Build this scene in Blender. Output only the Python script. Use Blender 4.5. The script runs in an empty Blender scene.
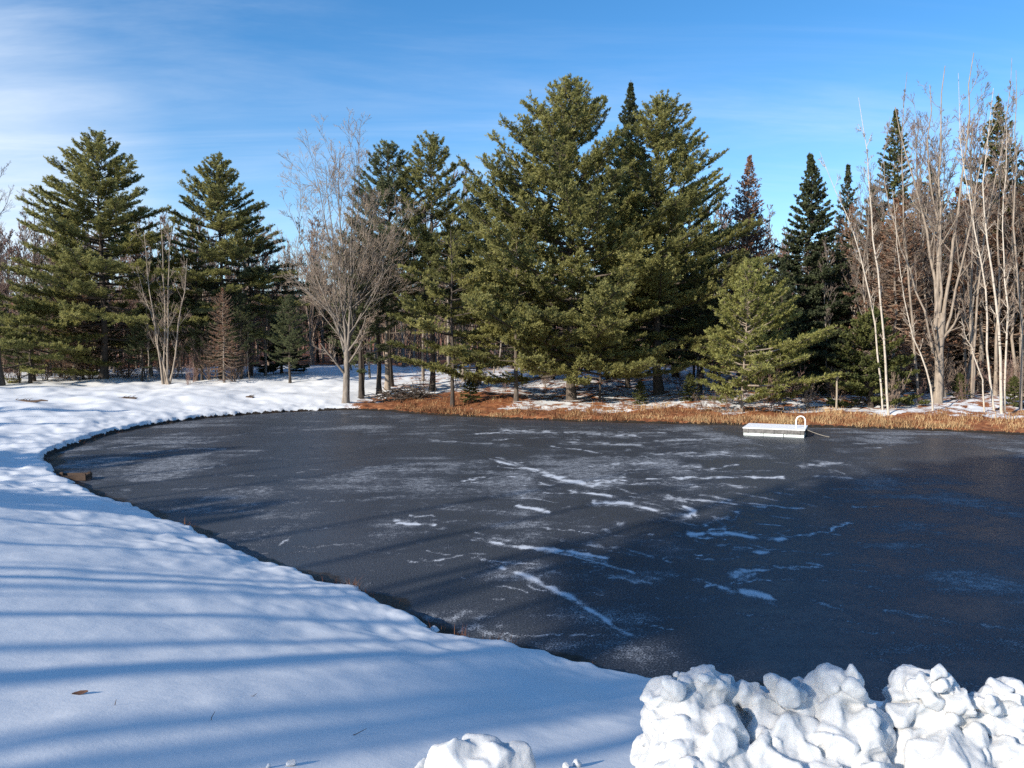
import bpy, math, random
import numpy as np

SC = bpy.context.scene
COL = SC.collection
RAD = math.radians

# ------------------------------------------------------------------ camera
F = 760.0                      # focal length in pixels (1024 wide)
CZ = 4.0                       # camera height above the ice
PITCH = math.atan(34.0 / F)    # horizon at y = 350


def ray(px, py):
    """direction through a pixel with unit horizontal depth (y = 1)"""
    u, v = (px - 512.0) / F, (384.0 - py) / F
    cy = math.cos(PITCH) + v * math.sin(PITCH)
    cz = -math.sin(PITCH) + v * math.cos(PITCH)
    return u / cy, cz / cy


def at_depth(px, py, Y):
    rx, rz = ray(px, py)
    return np.array([rx * Y, Y, CZ + rz * Y])


def on_z(px, py, z=0.0):
    rx, rz = ray(px, py)
    t = (z - CZ) / rz
    return np.array([rx * t, t, z])


# ------------------------------------------------------------------ noise
def vnoise(x, y, seed=0):
    xi, yi = np.floor(x).astype(np.int64), np.floor(y).astype(np.int64)
    fx, fy = x - xi, y - yi
    fx = fx * fx * fx * (fx * (fx * 6 - 15) + 10)
    fy = fy * fy * fy * (fy * (fy * 6 - 15) + 10)

    def h(a, b):
        n = (a * 374761393 + b * 668265263 + seed * 1442695041) & 0xFFFFFFFF
        n = ((n ^ (n >> 13)) * 1274126177) & 0xFFFFFFFF
        n = (n ^ (n >> 16)) & 0xFFFFFF
        return n / float(0xFFFFFF)
    a, b, c, d = h(xi, yi), h(xi + 1, yi), h(xi, yi + 1), h(xi + 1, yi + 1)
    return (a + (b - a) * fx) * (1 - fy) + (c + (d - c) * fx) * fy


def fbm(x, y, seed=0, octv=4):
    s, a, t = 0.0, 0.5, 0.0
    for i in range(octv):
        s = s + a * vnoise(x, y, seed + i * 17)
        t += a
        x, y, a = x * 2.03 + 11.3, y * 2.03 - 7.1, a * 0.5
    return s / t


def sstep(a, b, x):
    t = np.clip((x - a) / (b - a), 0, 1)
    return t * t * (3 - 2 * t)


# ------------------------------------------------------------------ mesh helpers
def mesh_np(name, V, tris=None, quads=None, tint=None, smooth=True, extra=None):
    me = bpy.data.meshes.new(name)
    V = np.asarray(V, dtype=np.float32)
    tris = np.zeros((0, 3), np.int32) if tris is None else np.asarray(tris, np.int32).reshape(-1, 3)
    quads = np.zeros((0, 4), np.int32) if quads is None else np.asarray(quads, np.int32).reshape(-1, 4)
    me.vertices.add(len(V))
    me.vertices.foreach_set('co', V.ravel())
    loops = np.concatenate([tris.ravel(), quads.ravel()])
    me.loops.add(len(loops))
    me.loops.foreach_set('vertex_index', loops.astype(np.int32))
    tot = np.concatenate([np.full(len(tris), 3, np.int32), np.full(len(quads), 4, np.int32)])
    st = np.concatenate([[0], np.cumsum(tot)[:-1]]).astype(np.int32)
    me.polygons.add(len(tot))
    me.polygons.foreach_set('loop_start', st)
    me.polygons.foreach_set('loop_total', tot)
    me.polygons.foreach_set('use_smooth', np.full(len(tot), smooth, dtype=bool))
    me.update(calc_edges=True)
    if tint is not None:
        extra = dict(extra or {}, tint=tint)
    for k, val in (extra or {}).items():
        a = me.attributes.new(k, 'FLOAT', 'POINT')
        a.data.foreach_set('value', np.asarray(val, np.float32).ravel())
    return me


def link(name, me, mat, parent=None):
    o = bpy.data.objects.new(name, me)
    COL.objects.link(o)
    if mat is not None and me is not None and not me.materials:
        me.materials.append(mat)
    if parent is not None:
        o.parent = parent
    return o


def thing(name, label, cat, loc=(0, 0, 0), rz=0.0, group=None):
    o = bpy.data.objects.new(name, None)
    COL.objects.link(o)
    o.empty_display_size = 0.2
    o.location = loc
    o.rotation_euler = (0, 0, rz)
    o['label'] = label
    o['category'] = cat
    if group:
        o['group'] = group
    return o


def tag(o, label, cat, group=None):
    o['label'] = label
    o['category'] = cat
    if group:
        o['group'] = group
    return o


def dup(root, loc, rz, label, group=None, sc=1.0):
    r = root.copy()
    COL.objects.link(r)
    r.location = loc
    r.rotation_euler = (0, 0, rz)
    r.scale = (sc, sc, sc)
    r['label'] = label
    if 'group' in r:
        del r['group']
    if group:
        r['group'] = group
    for ch in list(root.children):
        c = ch.copy()
        COL.objects.link(c)
        c.parent = r
        for sub in list(ch.children):
            e = sub.copy()
            COL.objects.link(e)
            e.parent = c
    return r


class Geo:
    """collects vertices / faces of one mesh"""

    def __init__(s):
        s.V, s.T, s.Q, s.A, s.n = [], [], [], [], 0

    def add(s, V, T=None, Q=None, tint=0.5):
        V = np.asarray(V, float).reshape(-1, 3)
        if T is not None and len(T):
            s.T.append(np.asarray(T, np.int64).reshape(-1, 3) + s.n)
        if Q is not None and len(Q):
            s.Q.append(np.asarray(Q, np.int64).reshape(-1, 4) + s.n)
        s.V.append(V)
        s.A.append(np.broadcast_to(np.asarray(tint, float), (len(V),)))
        s.n += len(V)

    def tubes(s, P, R, sides=3, tint=0.5):
        """P (N,k,3) polylines, R (N,k) radii"""
        P = np.asarray(P, float)
        R = np.asarray(R, float)
        N, k, _ = P.shape
        d = P[:, -1] - P[:, 0]
        d /= np.linalg.norm(d, axis=1, keepdims=True) + 1e-9
        ref = np.where(np.abs(d[:, 2:3]) > 0.9, np.array([[1., 0, 0]]), np.array([[0, 0, 1.]]))
        a = np.cross(d, ref)
        a /= np.linalg.norm(a, axis=1, keepdims=True) + 1e-9
        b = np.cross(d, a)
        ang = np.arange(sides) * 2 * np.pi / sides
        off = a[:, None, :] * np.cos(ang)[None, :, None] + b[:, None, :] * np.sin(ang)[None, :, None]
        V = P[:, :, None, :] + off[:, None, :, :] * R[:, :, None, None]
        base = (np.arange(N) * k * sides)[:, None, None] + (np.arange(k - 1) * sides)[None, :, None]
        i = np.arange(sides)[None, None, :]
        j = (np.arange(sides) + 1) % sides
        j = j[None, None, :]
        Q = np.stack([base + i, base + j, base + sides + j, base + sides + i], -1).reshape(-1, 4)
        t = np.asarray(tint, float)
        if t.ndim == 1:
            t = np.repeat(t, k * sides)
        s.add(V.reshape(-1, 3), None, Q, t)

    def box(s, c, size, rz=0.0, tint=0.5):
        h = np.array(size) / 2
        V = np.array([[x, y, z] for x in (-1, 1) for y in (-1, 1) for z in (-1, 1)], float) * h
        ca, sa = math.cos(rz), math.sin(rz)
        V = np.stack([V[:, 0] * ca - V[:, 1] * sa, V[:, 0] * sa + V[:, 1] * ca, V[:, 2]], 1) + np.array(c)
        Q = [[0, 1, 3, 2], [4, 6, 7, 5], [0, 4, 5, 1], [2, 3, 7, 6], [0, 2, 6, 4], [1, 5, 7, 3]]
        s.add(V, None, Q, tint)

    def mesh(s, name, smooth=True):
        if not s.V:
            return mesh_np(name, np.zeros((0, 3)))
        return mesh_np(name, np.concatenate(s.V),
                       np.concatenate(s.T) if s.T else None,
                       np.concatenate(s.Q) if s.Q else None,
                       tint=np.concatenate(s.A), smooth=smooth)


# ------------------------------------------------------------------ materials
def mat(name, build):
    m = bpy.data.materials.new(name)
    m.use_nodes = True
    nt = m.node_tree
    bs = nt.nodes['Principled BSDF']
    build(nt, bs)
    return m


def N(nt, typ, **kw):
    n = nt.nodes.new(typ)
    for k, v in kw.items():
        if k.startswith('i_'):
            n.inputs[k[2:]].default_value = v
        else:
            setattr(n, k, v)
    return n


def L(nt, a, b):
    nt.links.new(a, b)


def ramp(nt, fac, stops):
    r = nt.nodes.new('ShaderNodeValToRGB')
    el = r.color_ramp.elements
    while len(el) < len(stops):
        el.new(0.5)
    for e, (p, c) in zip(el, stops):
        e.position = p
        e.color = (*c, 1) if len(c) == 3 else c
    L(nt, fac, r.inputs[0])
    return r.outputs[0]


def noise(nt, scale, detail=3, rough=0.55, vec=None, dist=0.0):
    n = N(nt, 'ShaderNodeTexNoise')
    n.inputs['Scale'].default_value = scale
    n.inputs['Detail'].default_value = detail
    n.inputs['Roughness'].default_value = rough
    n.inputs['Distortion'].default_value = dist
    if vec is None:
        vec = nt.nodes.new('ShaderNodeTexCoord').outputs['Object']
    L(nt, vec, n.inputs['Vector'])
    return n.outputs[0]


def mth(nt, op, a, b=None, c=None, clamp=False):
    n = N(nt, 'ShaderNodeMath', operation=op, use_clamp=clamp)
    for i, v in enumerate((a, b, c)):
        if v is None:
            continue
        if isinstance(v, (int, float)):
            n.inputs[i].default_value = v
        else:
            L(nt, v, n.inputs[i])
    return n.outputs[0]


def maprange(nt, v, a, b, c=0.0, d=1.0, smooth=True):
    n = N(nt, 'ShaderNodeMapRange')
    n.interpolation_type = 'SMOOTHSTEP' if smooth else 'LINEAR'
    L(nt, v, n.inputs[0])
    for i, x in zip((1, 2, 3, 4), (a, b, c, d)):
        n.inputs[i].default_value = x
    return n.outputs[0]


def mixc(nt, f, a, b):
    n = N(nt, 'ShaderNodeMix', data_type='RGBA')
    for s, v in ((0, f), (6, a), (7, b)):
        if isinstance(v, (int, float)):
            n.inputs[s].default_value = v
        elif isinstance(v, tuple):
            n.inputs[s].default_value = (*v, 1)
        else:
            L(nt, v, n.inputs[s])
    return n.outputs[2]


def attr(nt, name):
    return N(nt, 'ShaderNodeAttribute', attribute_name=name).outputs['Fac']


def bump(nt, bs, h, strength=0.4, dist=0.02):
    b = N(nt, 'ShaderNodeBump')
    b.inputs['Strength'].default_value = strength
    b.inputs['Distance'].default_value = dist
    L(nt, h, b.inputs['Height'])
    L(nt, b.outputs[0], bs.inputs['Normal'])


def setp(bs, **kw):
    for k, v in kw.items():
        bs.inputs[k.replace('_', ' ')].default_value = v


def foliage(name, dark, mid, light, trans=0.25):
    def b(nt, bs):
        t = attr(nt, 'tint')
        c = ramp(nt, t, [(0.0, dark), (0.5, mid), (1.0, light)])
        L(nt, c, bs.inputs['Base Color'])
        setp(bs, Roughness=0.55)
        bs.inputs['Specular IOR Level'].default_value = 0.25
        tr = N(nt, 'ShaderNodeBsdfTranslucent')
        L(nt, c, tr.inputs[0])
        mx = N(nt, 'ShaderNodeMixShader')
        mx.inputs[0].default_value = trans
        L(nt, bs.outputs[0], mx.inputs[1])
        L(nt, tr.outputs[0], mx.inputs[2])
        L(nt, mx.outputs[0], nt.nodes['Material Output'].inputs[0])
    return mat(name, b)


def bark(name, c0, c1, scale=9.0, stretch=0.25, marks=None):
    def b(nt, bs):
        tc = nt.nodes.new('ShaderNodeTexCoord').outputs['Object']
        mp = N(nt, 'ShaderNodeMapping')
        mp.inputs['Scale'].default_value = (1, 1, stretch)
        L(nt, tc, mp.inputs[0])
        f = noise(nt, scale, 4, 0.65, mp.outputs[0])
        c = ramp(nt, f, [(0.3, c0), (0.7, c1)])
        if marks:
            mp2 = N(nt, 'ShaderNodeMapping')
            mp2.inputs['Scale'].default_value = (1.2, 1.2, 5)
            L(nt, tc, mp2.inputs[0])
            g = noise(nt, 2.0, 3, 0.6, mp2.outputs[0])
            c = mixc(nt, maprange(nt, g, 0.62, 0.68), c, marks)
        L(nt, c, bs.inputs['Base Color'])
        setp(bs, Roughness=0.9)
        bs.inputs['Specular IOR Level'].default_value = 0.15
        bump(nt, bs, f, 0.6, 0.03)
    return mat(name, b)


M = {}
M['pine'] = foliage('pine_needles', (.120, .128, .048), (.275, .268, .092), (.42, .395, .145), .5)
M['pine_gold'] = foliage('pine_needles_golden', (.110, .115, .042), (.25, .245, .085), (.40, .37, .135), .5)
M['pine_blue'] = foliage('pine_needles_cool', (.065, .085, .046), (.145, .165, .080), (.25, .26, .125), .45)
M['young'] = foliage('young_pine_needles', (.145, .158, .048), (.31, .31, .098), (.46, .44, .165), .5)
M['spruce'] = foliage('spruce_needles', (.030, .040, .023), (.068, .083, .040), (.125, .135, .063), .33)
M['hemlock'] = foliage('hemlock_needles', (.045, .058, .020), (.105, .115, .036), (.18, .17, .058), .3)
M['rusty'] = foliage('rusty_needles', (.15, .075, .05), (.27, .15, .095), (.37, .23, .145), .35)
M['bark_pine'] = bark('pine_bark', (.055, .045, .038), (.16, .13, .105))
M['bark_dark'] = bark('dark_bark', (.035, .029, .025), (.10, .082, .068))
M['bark_grey'] = bark('grey_bark', (.12, .10, .085), (.30, .26, .22))
M['bark_tan'] = bark('tan_bark', (.16, .13, .105), (.36, .30, .24))
M['bark_maple'] = bark('maple_bark', (.075, .062, .052), (.20, .17, .14))
M['birch'] = bark('birch_bark', (.36, .31, .255), (.58, .52, .44), 6, 0.6, marks=(.07, .06, .055))
M['twig_grey'] = bark('grey_twigs', (.12, .09, .075), (.235, .18, .15), 5)
M['twig_red'] = bark('reddish_twigs', (.14, .085, .075), (.26, .17, .14), 5)
M['twig_tan'] = bark('tan_twigs', (.18, .135, .105), (.33, .25, .195), 5)
M['twig_pale'] = bark('pale_twigs', (.23, .175, .135), (.40, .32, .25), 5)
M['twig_brown'] = bark('brown_twigs', (.11, .075, .055), (.22, .155, .115), 5)
M['dead_limb'] = bark('dead_limbs', (.17, .12, .09), (.34, .255, .19), 5)


def m_ground(nt, bs):
    tc = nt.nodes.new('ShaderNodeTexCoord').outputs['Object']
    lit, soil = attr(nt, 'litter'), attr(nt, 'soil')
    n1 = noise(nt, 1.3, 6, 0.68, tc)
    n2 = noise(nt, 9.0, 4, 0.6, tc)
    nn = mth(nt, 'ADD', mth(nt, 'MULTIPLY', n1, 0.7), mth(nt, 'MULTIPLY', n2, 0.3))
    f = maprange(nt, mth(nt, 'ADD', lit, mth(nt, 'MULTIPLY', mth(nt, 'SUBTRACT', nn, 0.5), 1.5)), 0.46, 0.56)
    litc = ramp(nt, noise(nt, 3.0, 6, 0.75, tc),
                [(0.28, (.045, .022, .014)), (0.44, (.18, .064, .028)), (0.56, (.32, .125, .050)), (0.68, (.40, .27, .15))])
    snow = mixc(nt, noise(nt, 0.7, 3, .5, tc), (.70, .715, .735), (.76, .77, .775))
    # old snow is specked with fallen needles and painted-in twig shadows
    spk = maprange(nt, noise(nt, 45.0, 2, .6, tc), 0.70, 0.76)
    snow = mixc(nt, mth(nt, 'MULTIPLY', spk, 0.22), snow, (.30, .22, .16))
    c = mixc(nt, f, snow, litc)
    sc = ramp(nt, noise(nt, 14.0, 5, 0.7, tc), [(0.3, (.008, .007, .006)), (0.6, (.035, .026, .018)), (0.8, (.09, .07, .05))])
    fs = maprange(nt, mth(nt, 'ADD', soil, mth(nt, 'MULTIPLY', mth(nt, 'SUBTRACT', n2, 0.5), 0.9)), 0.42, 0.58)
    c = mixc(nt, fs, c, sc)
    L(nt, c, bs.inputs['Base Color'])
    setp(bs, Roughness=0.75)
    bs.inputs['Specular IOR Level'].default_value = 0.25
    g = mth(nt, 'ADD', noise(nt, 6.0, 4, 0.6, tc), mth(nt, 'MULTIPLY', noise(nt, 60.0, 3, 0.7, tc), 0.22))
    bump(nt, bs, g, 0.16, 0.03)


def m_ice(nt, bs):
    tc = nt.nodes.new('ShaderNodeTexCoord').outputs['Object']
    fr = attr(nt, 'frost')
    drt = attr(nt, 'mud')
    mp = N(nt, 'ShaderNodeMapping')
    mp.inputs['Scale'].default_value = (1.0, 1.0, 1)
    L(nt, tc, mp.inputs[0])
    fine = noise(nt, 38.0, 4, 0.75, tc)
    med = noise(nt, 5.0, 5, 0.7, tc)
    g = mth(nt, 'ADD', mth(nt, 'MULTIPLY', fine, 0.65), mth(nt, 'MULTIPLY', med, 0.35))
    # thin grainy frost everywhere, thick drifted frost where the marks are
    lvl = mth(nt, 'ADD', mth(nt, 'MULTIPLY', fr, 0.46), mth(nt, 'SUBTRACT', g, 0.5))
    grain = maprange(nt, mth(nt, 'ADD', fr, mth(nt, 'MULTIPLY', mth(nt, 'SUBTRACT', g, 0.5), 2.6)), 0.22, 0.9)
    base = ramp(nt, noise(nt, 0.35, 4, 0.6, tc), [(0.3, (.013, .016, .023)), (0.7, (.027, .030, .038))])
    grainy = ramp(nt, fine, [(0.42, (0, 0, 0)), (0.58, (.050, .054, .060)), (0.73, (.18, .185, .195))])
    ad = N(nt, 'ShaderNodeMix', data_type='RGBA', blend_type='ADD')
    ad.inputs[0].default_value = 1.0
    L(nt, base, ad.inputs[6])
    L(nt, grainy, ad.inputs[7])
    c = mixc(nt, mth(nt, 'MULTIPLY', grain, 0.9), ad.outputs[2], (.62, .65, .69))
    mud = ramp(nt, noise(nt, 11, 4, .7, tc), [(0.35, (.010, .009, .008)), (0.7, (.05, .036, .024))])
    c = mixc(nt, maprange(nt, mth(nt, 'ADD', drt, mth(nt, 'MULTIPLY', mth(nt, 'SUBTRACT', med, .5), .9)), .4, .7), c, mud)
    L(nt, c, bs.inputs['Base Color'])
    L(nt, maprange(nt, lvl, -0.1, 0.3, 0.30, 0.75), bs.inputs['Roughness'])
    bs.inputs['Specular IOR Level'].default_value = 0.2
    bump(nt, bs, g, 0.14, 0.006)


def m_snow(nt, bs):
    tc = nt.nodes.new('ShaderNodeTexCoord').outputs['Object']
    c = mixc(nt, maprange(nt, noise(nt, 5.0, 4, .6, tc), .35, .7), (.47, .485, .50), (.56, .57, .58))
    spk = maprange(nt, noise(nt, 38.0, 2, .5, tc), 0.74, 0.79)
    c = mixc(nt, mth(nt, 'MULTIPLY', spk, 0.3), c, (.35, .28, .22))
    L(nt, c, bs.inputs['Base Color'])
    setp(bs, Roughness=0.55)
    bs.inputs['Specular IOR Level'].default_value = 0.35
    bs.inputs['Subsurface Weight'].default_value = 0.6
    bs.inputs['Subsurface Radius'].default_value = (0.05, 0.06, 0.07)
    bs.inputs['Subsurface Scale'].default_value = 0.6
    g = mth(nt, 'ADD', noise(nt, 14.0, 5, 0.62, tc), mth(nt, 'MULTIPLY', noise(nt, 120.0, 3, 0.7, tc), 0.12))
    bump(nt, bs, g, 0.35, 0.025)


def plain(name, col, rough=0.6, var=0.25, scale=12.0, metal=0.0):
    def b(nt, bs):
        f = noise(nt, scale, 5, 0.65)
        c0 = tuple(x * (1 - var) for x in col)
        c1 = tuple(min(1, x * (1 + var)) for x in col)
        L(nt, ramp(nt, f, [(0.3, c0), (0.7, c1)]), bs.inputs['Base Color'])
        setp(bs, Roughness=rough, Metallic=metal)
        bump(nt, bs, f, 0.2, 0.01)
    return mat(name, b)


M['ground'] = mat('snowy_ground', m_ground)
M['ice'] = mat('frosted_ice', m_ice)
M['snow'] = mat('ploughed_snow', m_snow)
M['white'] = plain('white_paint', (.80, .80, .78), .45, .06)
M['old_wood'] = plain('weathered_wood', (.13, .125, .12), .85, .6, 6)
M['dark_wood'] = plain('wet_dark_wood', (.065, .038, .024), .7, .5, 25)
M['post_wood'] = plain('pale_post_wood', (.30, .25, .19), .8, .3, 25)
M['frosted'] = plain('frosted_deck', (.82, .83, .85), .6, .06)
M['foam'] = plain('pale_foam', (.60, .66, .64), .6, .12)
M['rope'] = plain('grey_rope', (.30, .27, .22), .9, .2)
M['leaf'] = plain('brown_leaf', (.085, .040, .022), .7, .4, 60)


def m_dry(nt, bs):
    c = ramp(nt, attr(nt, 'tint'), [(0.0, (.085, .036, .022)), (0.45, (.22, .105, .048)), (1.0, (.48, .34, .18))])
    L(nt, c, bs.inputs['Base Color'])
    setp(bs, Roughness=0.8)
    bs.inputs['Specular IOR Level'].default_value = 0.1


M['dry'] = mat('dry_grass_blades', m_dry)

# ------------------------------------------------------------------ pond outline
SH = [(650, 690), (560, 668), (500, 655), (450, 645), (410, 626), (370, 606), (330, 594), (290, 580), (250, 563), (215, 550), (190, 536),
      (165, 524), (130, 512), (100, 500), (72, 485), (52, 472), (47, 462), (55, 453), (80, 444), (110, 434),
      (150, 426), (200, 419), (250, 414.5), (300, 411.5), (345, 410), (385, 410.5), (420, 413.5), (470, 416.5), (520, 419),
      (580, 421), (640, 422.5), (700, 424), (760, 425.5), (830, 427), (900, 429), (960, 431.5), (1024, 434.5), (1080, 438)]
PTS = [on_z(a, b)[:2] for a, b in SH]
PTS += [np.array(p) for p in [(33, 33), (37, 27), (36, 20), (29, 13.5), (20, 9.5), (12, 7.8), (6, 7.9)]]
PTS = np.array(PTS)


def spline_closed(P, n):
    m = len(P)
    out = []
    for i in range(m):
        p0, p1, p2, p3 = P[i - 1], P[i], P[(i + 1) % m], P[(i + 2) % m]
        for t in np.linspace(0, 1, n, endpoint=False):
            out.append(0.5 * ((2 * p1) + (-p0 + p2) * t + (2 * p0 - 5 * p1 + 4 * p2 - p3) * t * t + (-p0 + 3 * p1 - 3 * p2 + p3) * t ** 3))
    return np.array(out)


SHORE = spline_closed(PTS, 4)


def shore_dist(x, y):
    """signed distance, + on land"""
    x, y = np.asarray(x, float), np.asarray(y, float)
    best = np.full(x.shape, 1e9)
    ins = np.zeros(x.shape, bool)
    A, B = SHORE, np.roll(SHORE, -1, 0)
    for (ax, ay), (bx, by) in zip(A, B):
        ex, ey = bx - ax, by - ay
        t = np.clip(((x - ax) * ex + (y - ay) * ey) / (ex * ex + ey * ey + 1e-12), 0, 1)
        dd = (x - ax - t * ex) ** 2 + (y - ay - t * ey) ** 2
        best = np.minimum(best, dd)
        if ay != by:
            c = ((ay > y) != (by > y)) & (x < ex * (y - ay) / ey + ax)
            ins ^= c
    return np.sqrt(best) * np.where(ins, -1, 1)


def forest_w(x, y):
    """1 on the far wooded bank right of the bare maple, 0 on the snow meadow"""
    return sstep(-13.0, -9.0, x + 0.10 * (y - 50)) * sstep(24, 32, y)


def height(x, y, detail=True):
    x, y = np.asarray(x, float), np.asarray(y, float)
    d = shore_dist(x, y)
    d = d + ((fbm(x * 1.6, y * 1.6, 3, 3) - 0.5) * 0.5 + (fbm(x * 5.0, y * 5.0, 4, 2) - 0.5) * 0.16) * np.exp(-np.abs(d) / 0.7)
    dl = np.maximum(d, 0)
    r = np.hypot(x, y)
    wn = 1 - sstep(13.0, 30.0, r)
    near = 2.42 * (1 - (1 - np.minimum(dl / 10.0, 1)) ** 1.12)
    far = 1.05 * (1 - np.exp(-dl / 9.0)) + np.minimum(0.035 * np.maximum(y - 57, 0), 2.6)
    fw = forest_w(x, y)
    lip = 0.20 - 0.13 * fw
    h = near * wn + far * (1 - wn)
    h = h + lip * sstep(-0.02, 0.22, d) + 0.02
    h = np.where(d < 0, 0.02 + np.maximum(d, -2) * 0.45, h)
    if detail:
        on = sstep(0.05, 0.8, d)
        amp = 0.75 + 1.6 * np.exp(-((dl - 1.2) / 1.6) ** 2)
        b1 = (fbm(x * 1.25 + y * 0.25, y * 0.95, 21, 3) - 0.5) * (0.034 + .065 * sstep(9, 24, r))
        b2 = (vnoise(x * 3.4, y * 2.6, 55) - 0.5) * 0.008
        b2 = b2 * (1 - sstep(25, 45, r))
        b3 = (fbm(x * 0.33, y * 0.33, 77, 3) - 0.5) * 0.55 * sstep(12, 28, r)
        h = h + on * (amp * (b1 + b2) + b3 * sstep(0.5, 4, d)) + on * 0.05 * (fbm(x * .55 + 3, y * .4, 66, 3) - .5) * (1 - sstep(12, 28, r))
    return h


def gz(x, y):
    return float(height(np.array([x]), np.array([y]))[0])


# ------------------------------------------------------------------ ground sheet
def polar_grid(ths, rs):
    T, Rr = np.meshgrid(ths, rs, indexing='ij')
    X, Y = np.sin(T) * Rr, np.cos(T) * Rr
    nt_, nr = T.shape
    idx = np.arange(nt_ * nr).reshape(nt_, nr)
    q = np.stack([idx[:-1, :-1], idx[:-1, 1:], idx[1:, 1:], idx[1:, :-1]], -1).reshape(-1, 4)
    return X.ravel(), Y.ravel(), q


def build_ground():
    fine = np.linspace(RAD(-40), RAD(40), 560)
    coarse = np.linspace(RAD(40), RAD(320), 110)[1:]
    ths = np.concatenate([fine, coarse])
    ths[-1] = ths[0] + 2 * np.pi
    rs = np.concatenate([[0.02, 0.6, 1.2, 1.8], np.geomspace(2.3, 70, 640), np.geomspace(72, 900, 30)])
    X, Y, q = polar_grid(ths, rs)
    Z = height(X, Y)
    d = shore_dist(X, Y)
    r = np.hypot(X, Y)
    Z = Z + np.where(r > 150, (fbm(X * .01, Y * .01, 5, 3) + 0.35) * 26 * sstep(140, 330, r) * (Y > 0), 0)
    fw = forest_w(X, Y)
    # needles and leaves under the trees, patchy old snow between them
    band = 1 - sstep(2.2, 5.5, d + (fbm(X * .4, Y * .4, 44, 3) - .5) * 4)
    under = 0.45 + 0.05 * sstep(-6, 0, X) + (fbm(X * .9, Y * .9, 45, 3) - .5) * .25
    left_rust = np.exp(-(((X + 4.5) / 6.0) ** 2 + ((Y - 52.5) / 5.5) ** 2))
    lit = fw * np.maximum(np.maximum(band * .85, under), left_rust * 1.35)
    lit = np.where((Y > 60), np.maximum(lit, 0.36 * sstep(60, 64, Y - 0.12 * np.abs(X + 18)) * sstep(-22, -30, X) + 0.36 * sstep(60, 70, Y) * sstep(-12, -8, X)), lit)
    lit = np.maximum(lit, 0.78 * sstep(82, 96, r))
    soil = (1 - sstep(0.07, 0.15, Z)) * (d > -5)
    soil = np.maximum(soil, 0)
    soil = np.where(fw > 0.5, soil * 0.75, soil)
    me = mesh_np('snowy_ground', np.stack([X, Y, Z], 1), None, q, extra={'litter': lit, 'soil': soil})
    o = link('snowy_ground', me, M['ground'])
    o['kind'] = 'structure'


build_ground()

# ------------------------------------------------------------------ ice with its frost marks
STROKES = [  # (points, width in px, strength)
    ([(488, 541), (520, 546), (578, 553), (612, 559)], 2.0, .95), ([(500, 567), (535, 580), (570, 596), (601, 616), (640, 640)], 4.5, .8),
    ([(535, 583), (548, 576), (560, 568)], 6, .45), ([(684, 532), (723, 534)], 2.2, 1), ([(726, 533), (752, 538), (785, 540)], 2.6, 1),
    ([(785, 540), (800, 537), (828, 532), (848, 522)], 2.0, .75), ([(700, 524), (715, 519), (722, 524), (707, 529)], 2.2, .85),
    ([(590, 501), (629, 503), (664, 513), (690, 516), (695, 511), (684, 506)], 2.4, .85), ([(612, 502), (640, 505)], 2.5, .7),
    ([(539, 471), (552, 476), (566, 479), (594, 485)], 3.2, 1), ([(594, 485), (612, 482), (626, 476)], 3, .7),
    ([(594, 481), (668, 479), (735, 477), (785, 477)], 1.3, .8), ([(700, 495), (750, 503), (805, 510)], 1.4, .6),
    ([(715, 584), (735, 589), (770, 598)], 4.5, .9), ([(722, 575), (745, 573), (773, 571)], 4.5, .6), ([(728, 578), (760, 576)], 4, .5),
    ([(805, 598), (850, 612), (895, 625), (960, 640)], 2, .45), ([(880, 610), (960, 622), (1024, 634)], 3.0, .38), ([(890, 627), (930, 641), (960, 652)], 3, .4),
    ([(610, 577), (648, 581)], 3, .5), ([(515, 506), (547, 511)], 1.8, .9), ([(574, 492), (610, 496)], 1.6, .9), ([(605, 530), (621, 524)], 4, .5),
    ([(583, 543), (600, 545)], 5, .4), ([(395, 522), (432, 524)], 2.2, .95), ([(560, 541), (625, 549), (650, 556)], 1.6, .5), ([(565, 563), (612, 564)], 2, .5),
    ([(518, 497), (530, 491), (524, 486)], 1.5, .6), ([(498, 462), (540, 471)], 1.5, .8), ([(640, 497), (690, 499)], 2.2, .5), ([(735, 549), (768, 553)], 3, .7),
    ([(660, 496), (700, 505), (738, 512)], 2.0, .6), ([(690, 487), (720, 484), (742, 487)], 2.5, .5), ([(815, 475), (850, 478)], 3, .5), ([(800, 466), (840, 463)], 2, .5),
    ([(150, 452), (190, 448), (225, 449), (228, 452), (190, 456)], 1.3, .42), ([(160, 475), (230, 465)], 1.3, .4), ([(120, 490), (220, 489), (300, 490)], 1.4, .35),
    ([(280, 545), (287, 540)], 2, .7), ([(500, 430), (590, 433), (640, 436)], 3.5, .55), ([(560, 442), (640, 445)], 2.5, .5), ([(640, 455), (720, 452), (760, 456)], 2.5, .5),
    ([(430, 440), (520, 446)], 2, .4), ([(590, 466), (650, 463), (700, 466)], 2.3, .55), ([(655, 441), (725, 438)], 2.2, .5), ([(240, 505), (420, 496), (520, 490)], 2.0, .3),
    ([(85, 492), (105, 502), (128, 512)], 9, .62), ([(105, 505), (140, 518)], 6, .5), ([(425, 622), (470, 614), (505, 628)], 12, .50), ([(440, 634), (480, 630), (510, 642)], 10, .45),
    ([(400, 620), (440, 640)], 7, .4), ([(300, 575), (330, 588)], 4, .4), ([(225, 548), (250, 560)], 6, .35), ([(875, 655), (905, 668)], 6, .3), ([(700, 560), (730, 560)], 2, .4),
    ([(810, 567), (840, 571)], 2.5, .35), ([(870, 588), (895, 594)], 2.5, .35), ([(545, 655), (600, 662)], 5, .25)]


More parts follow.
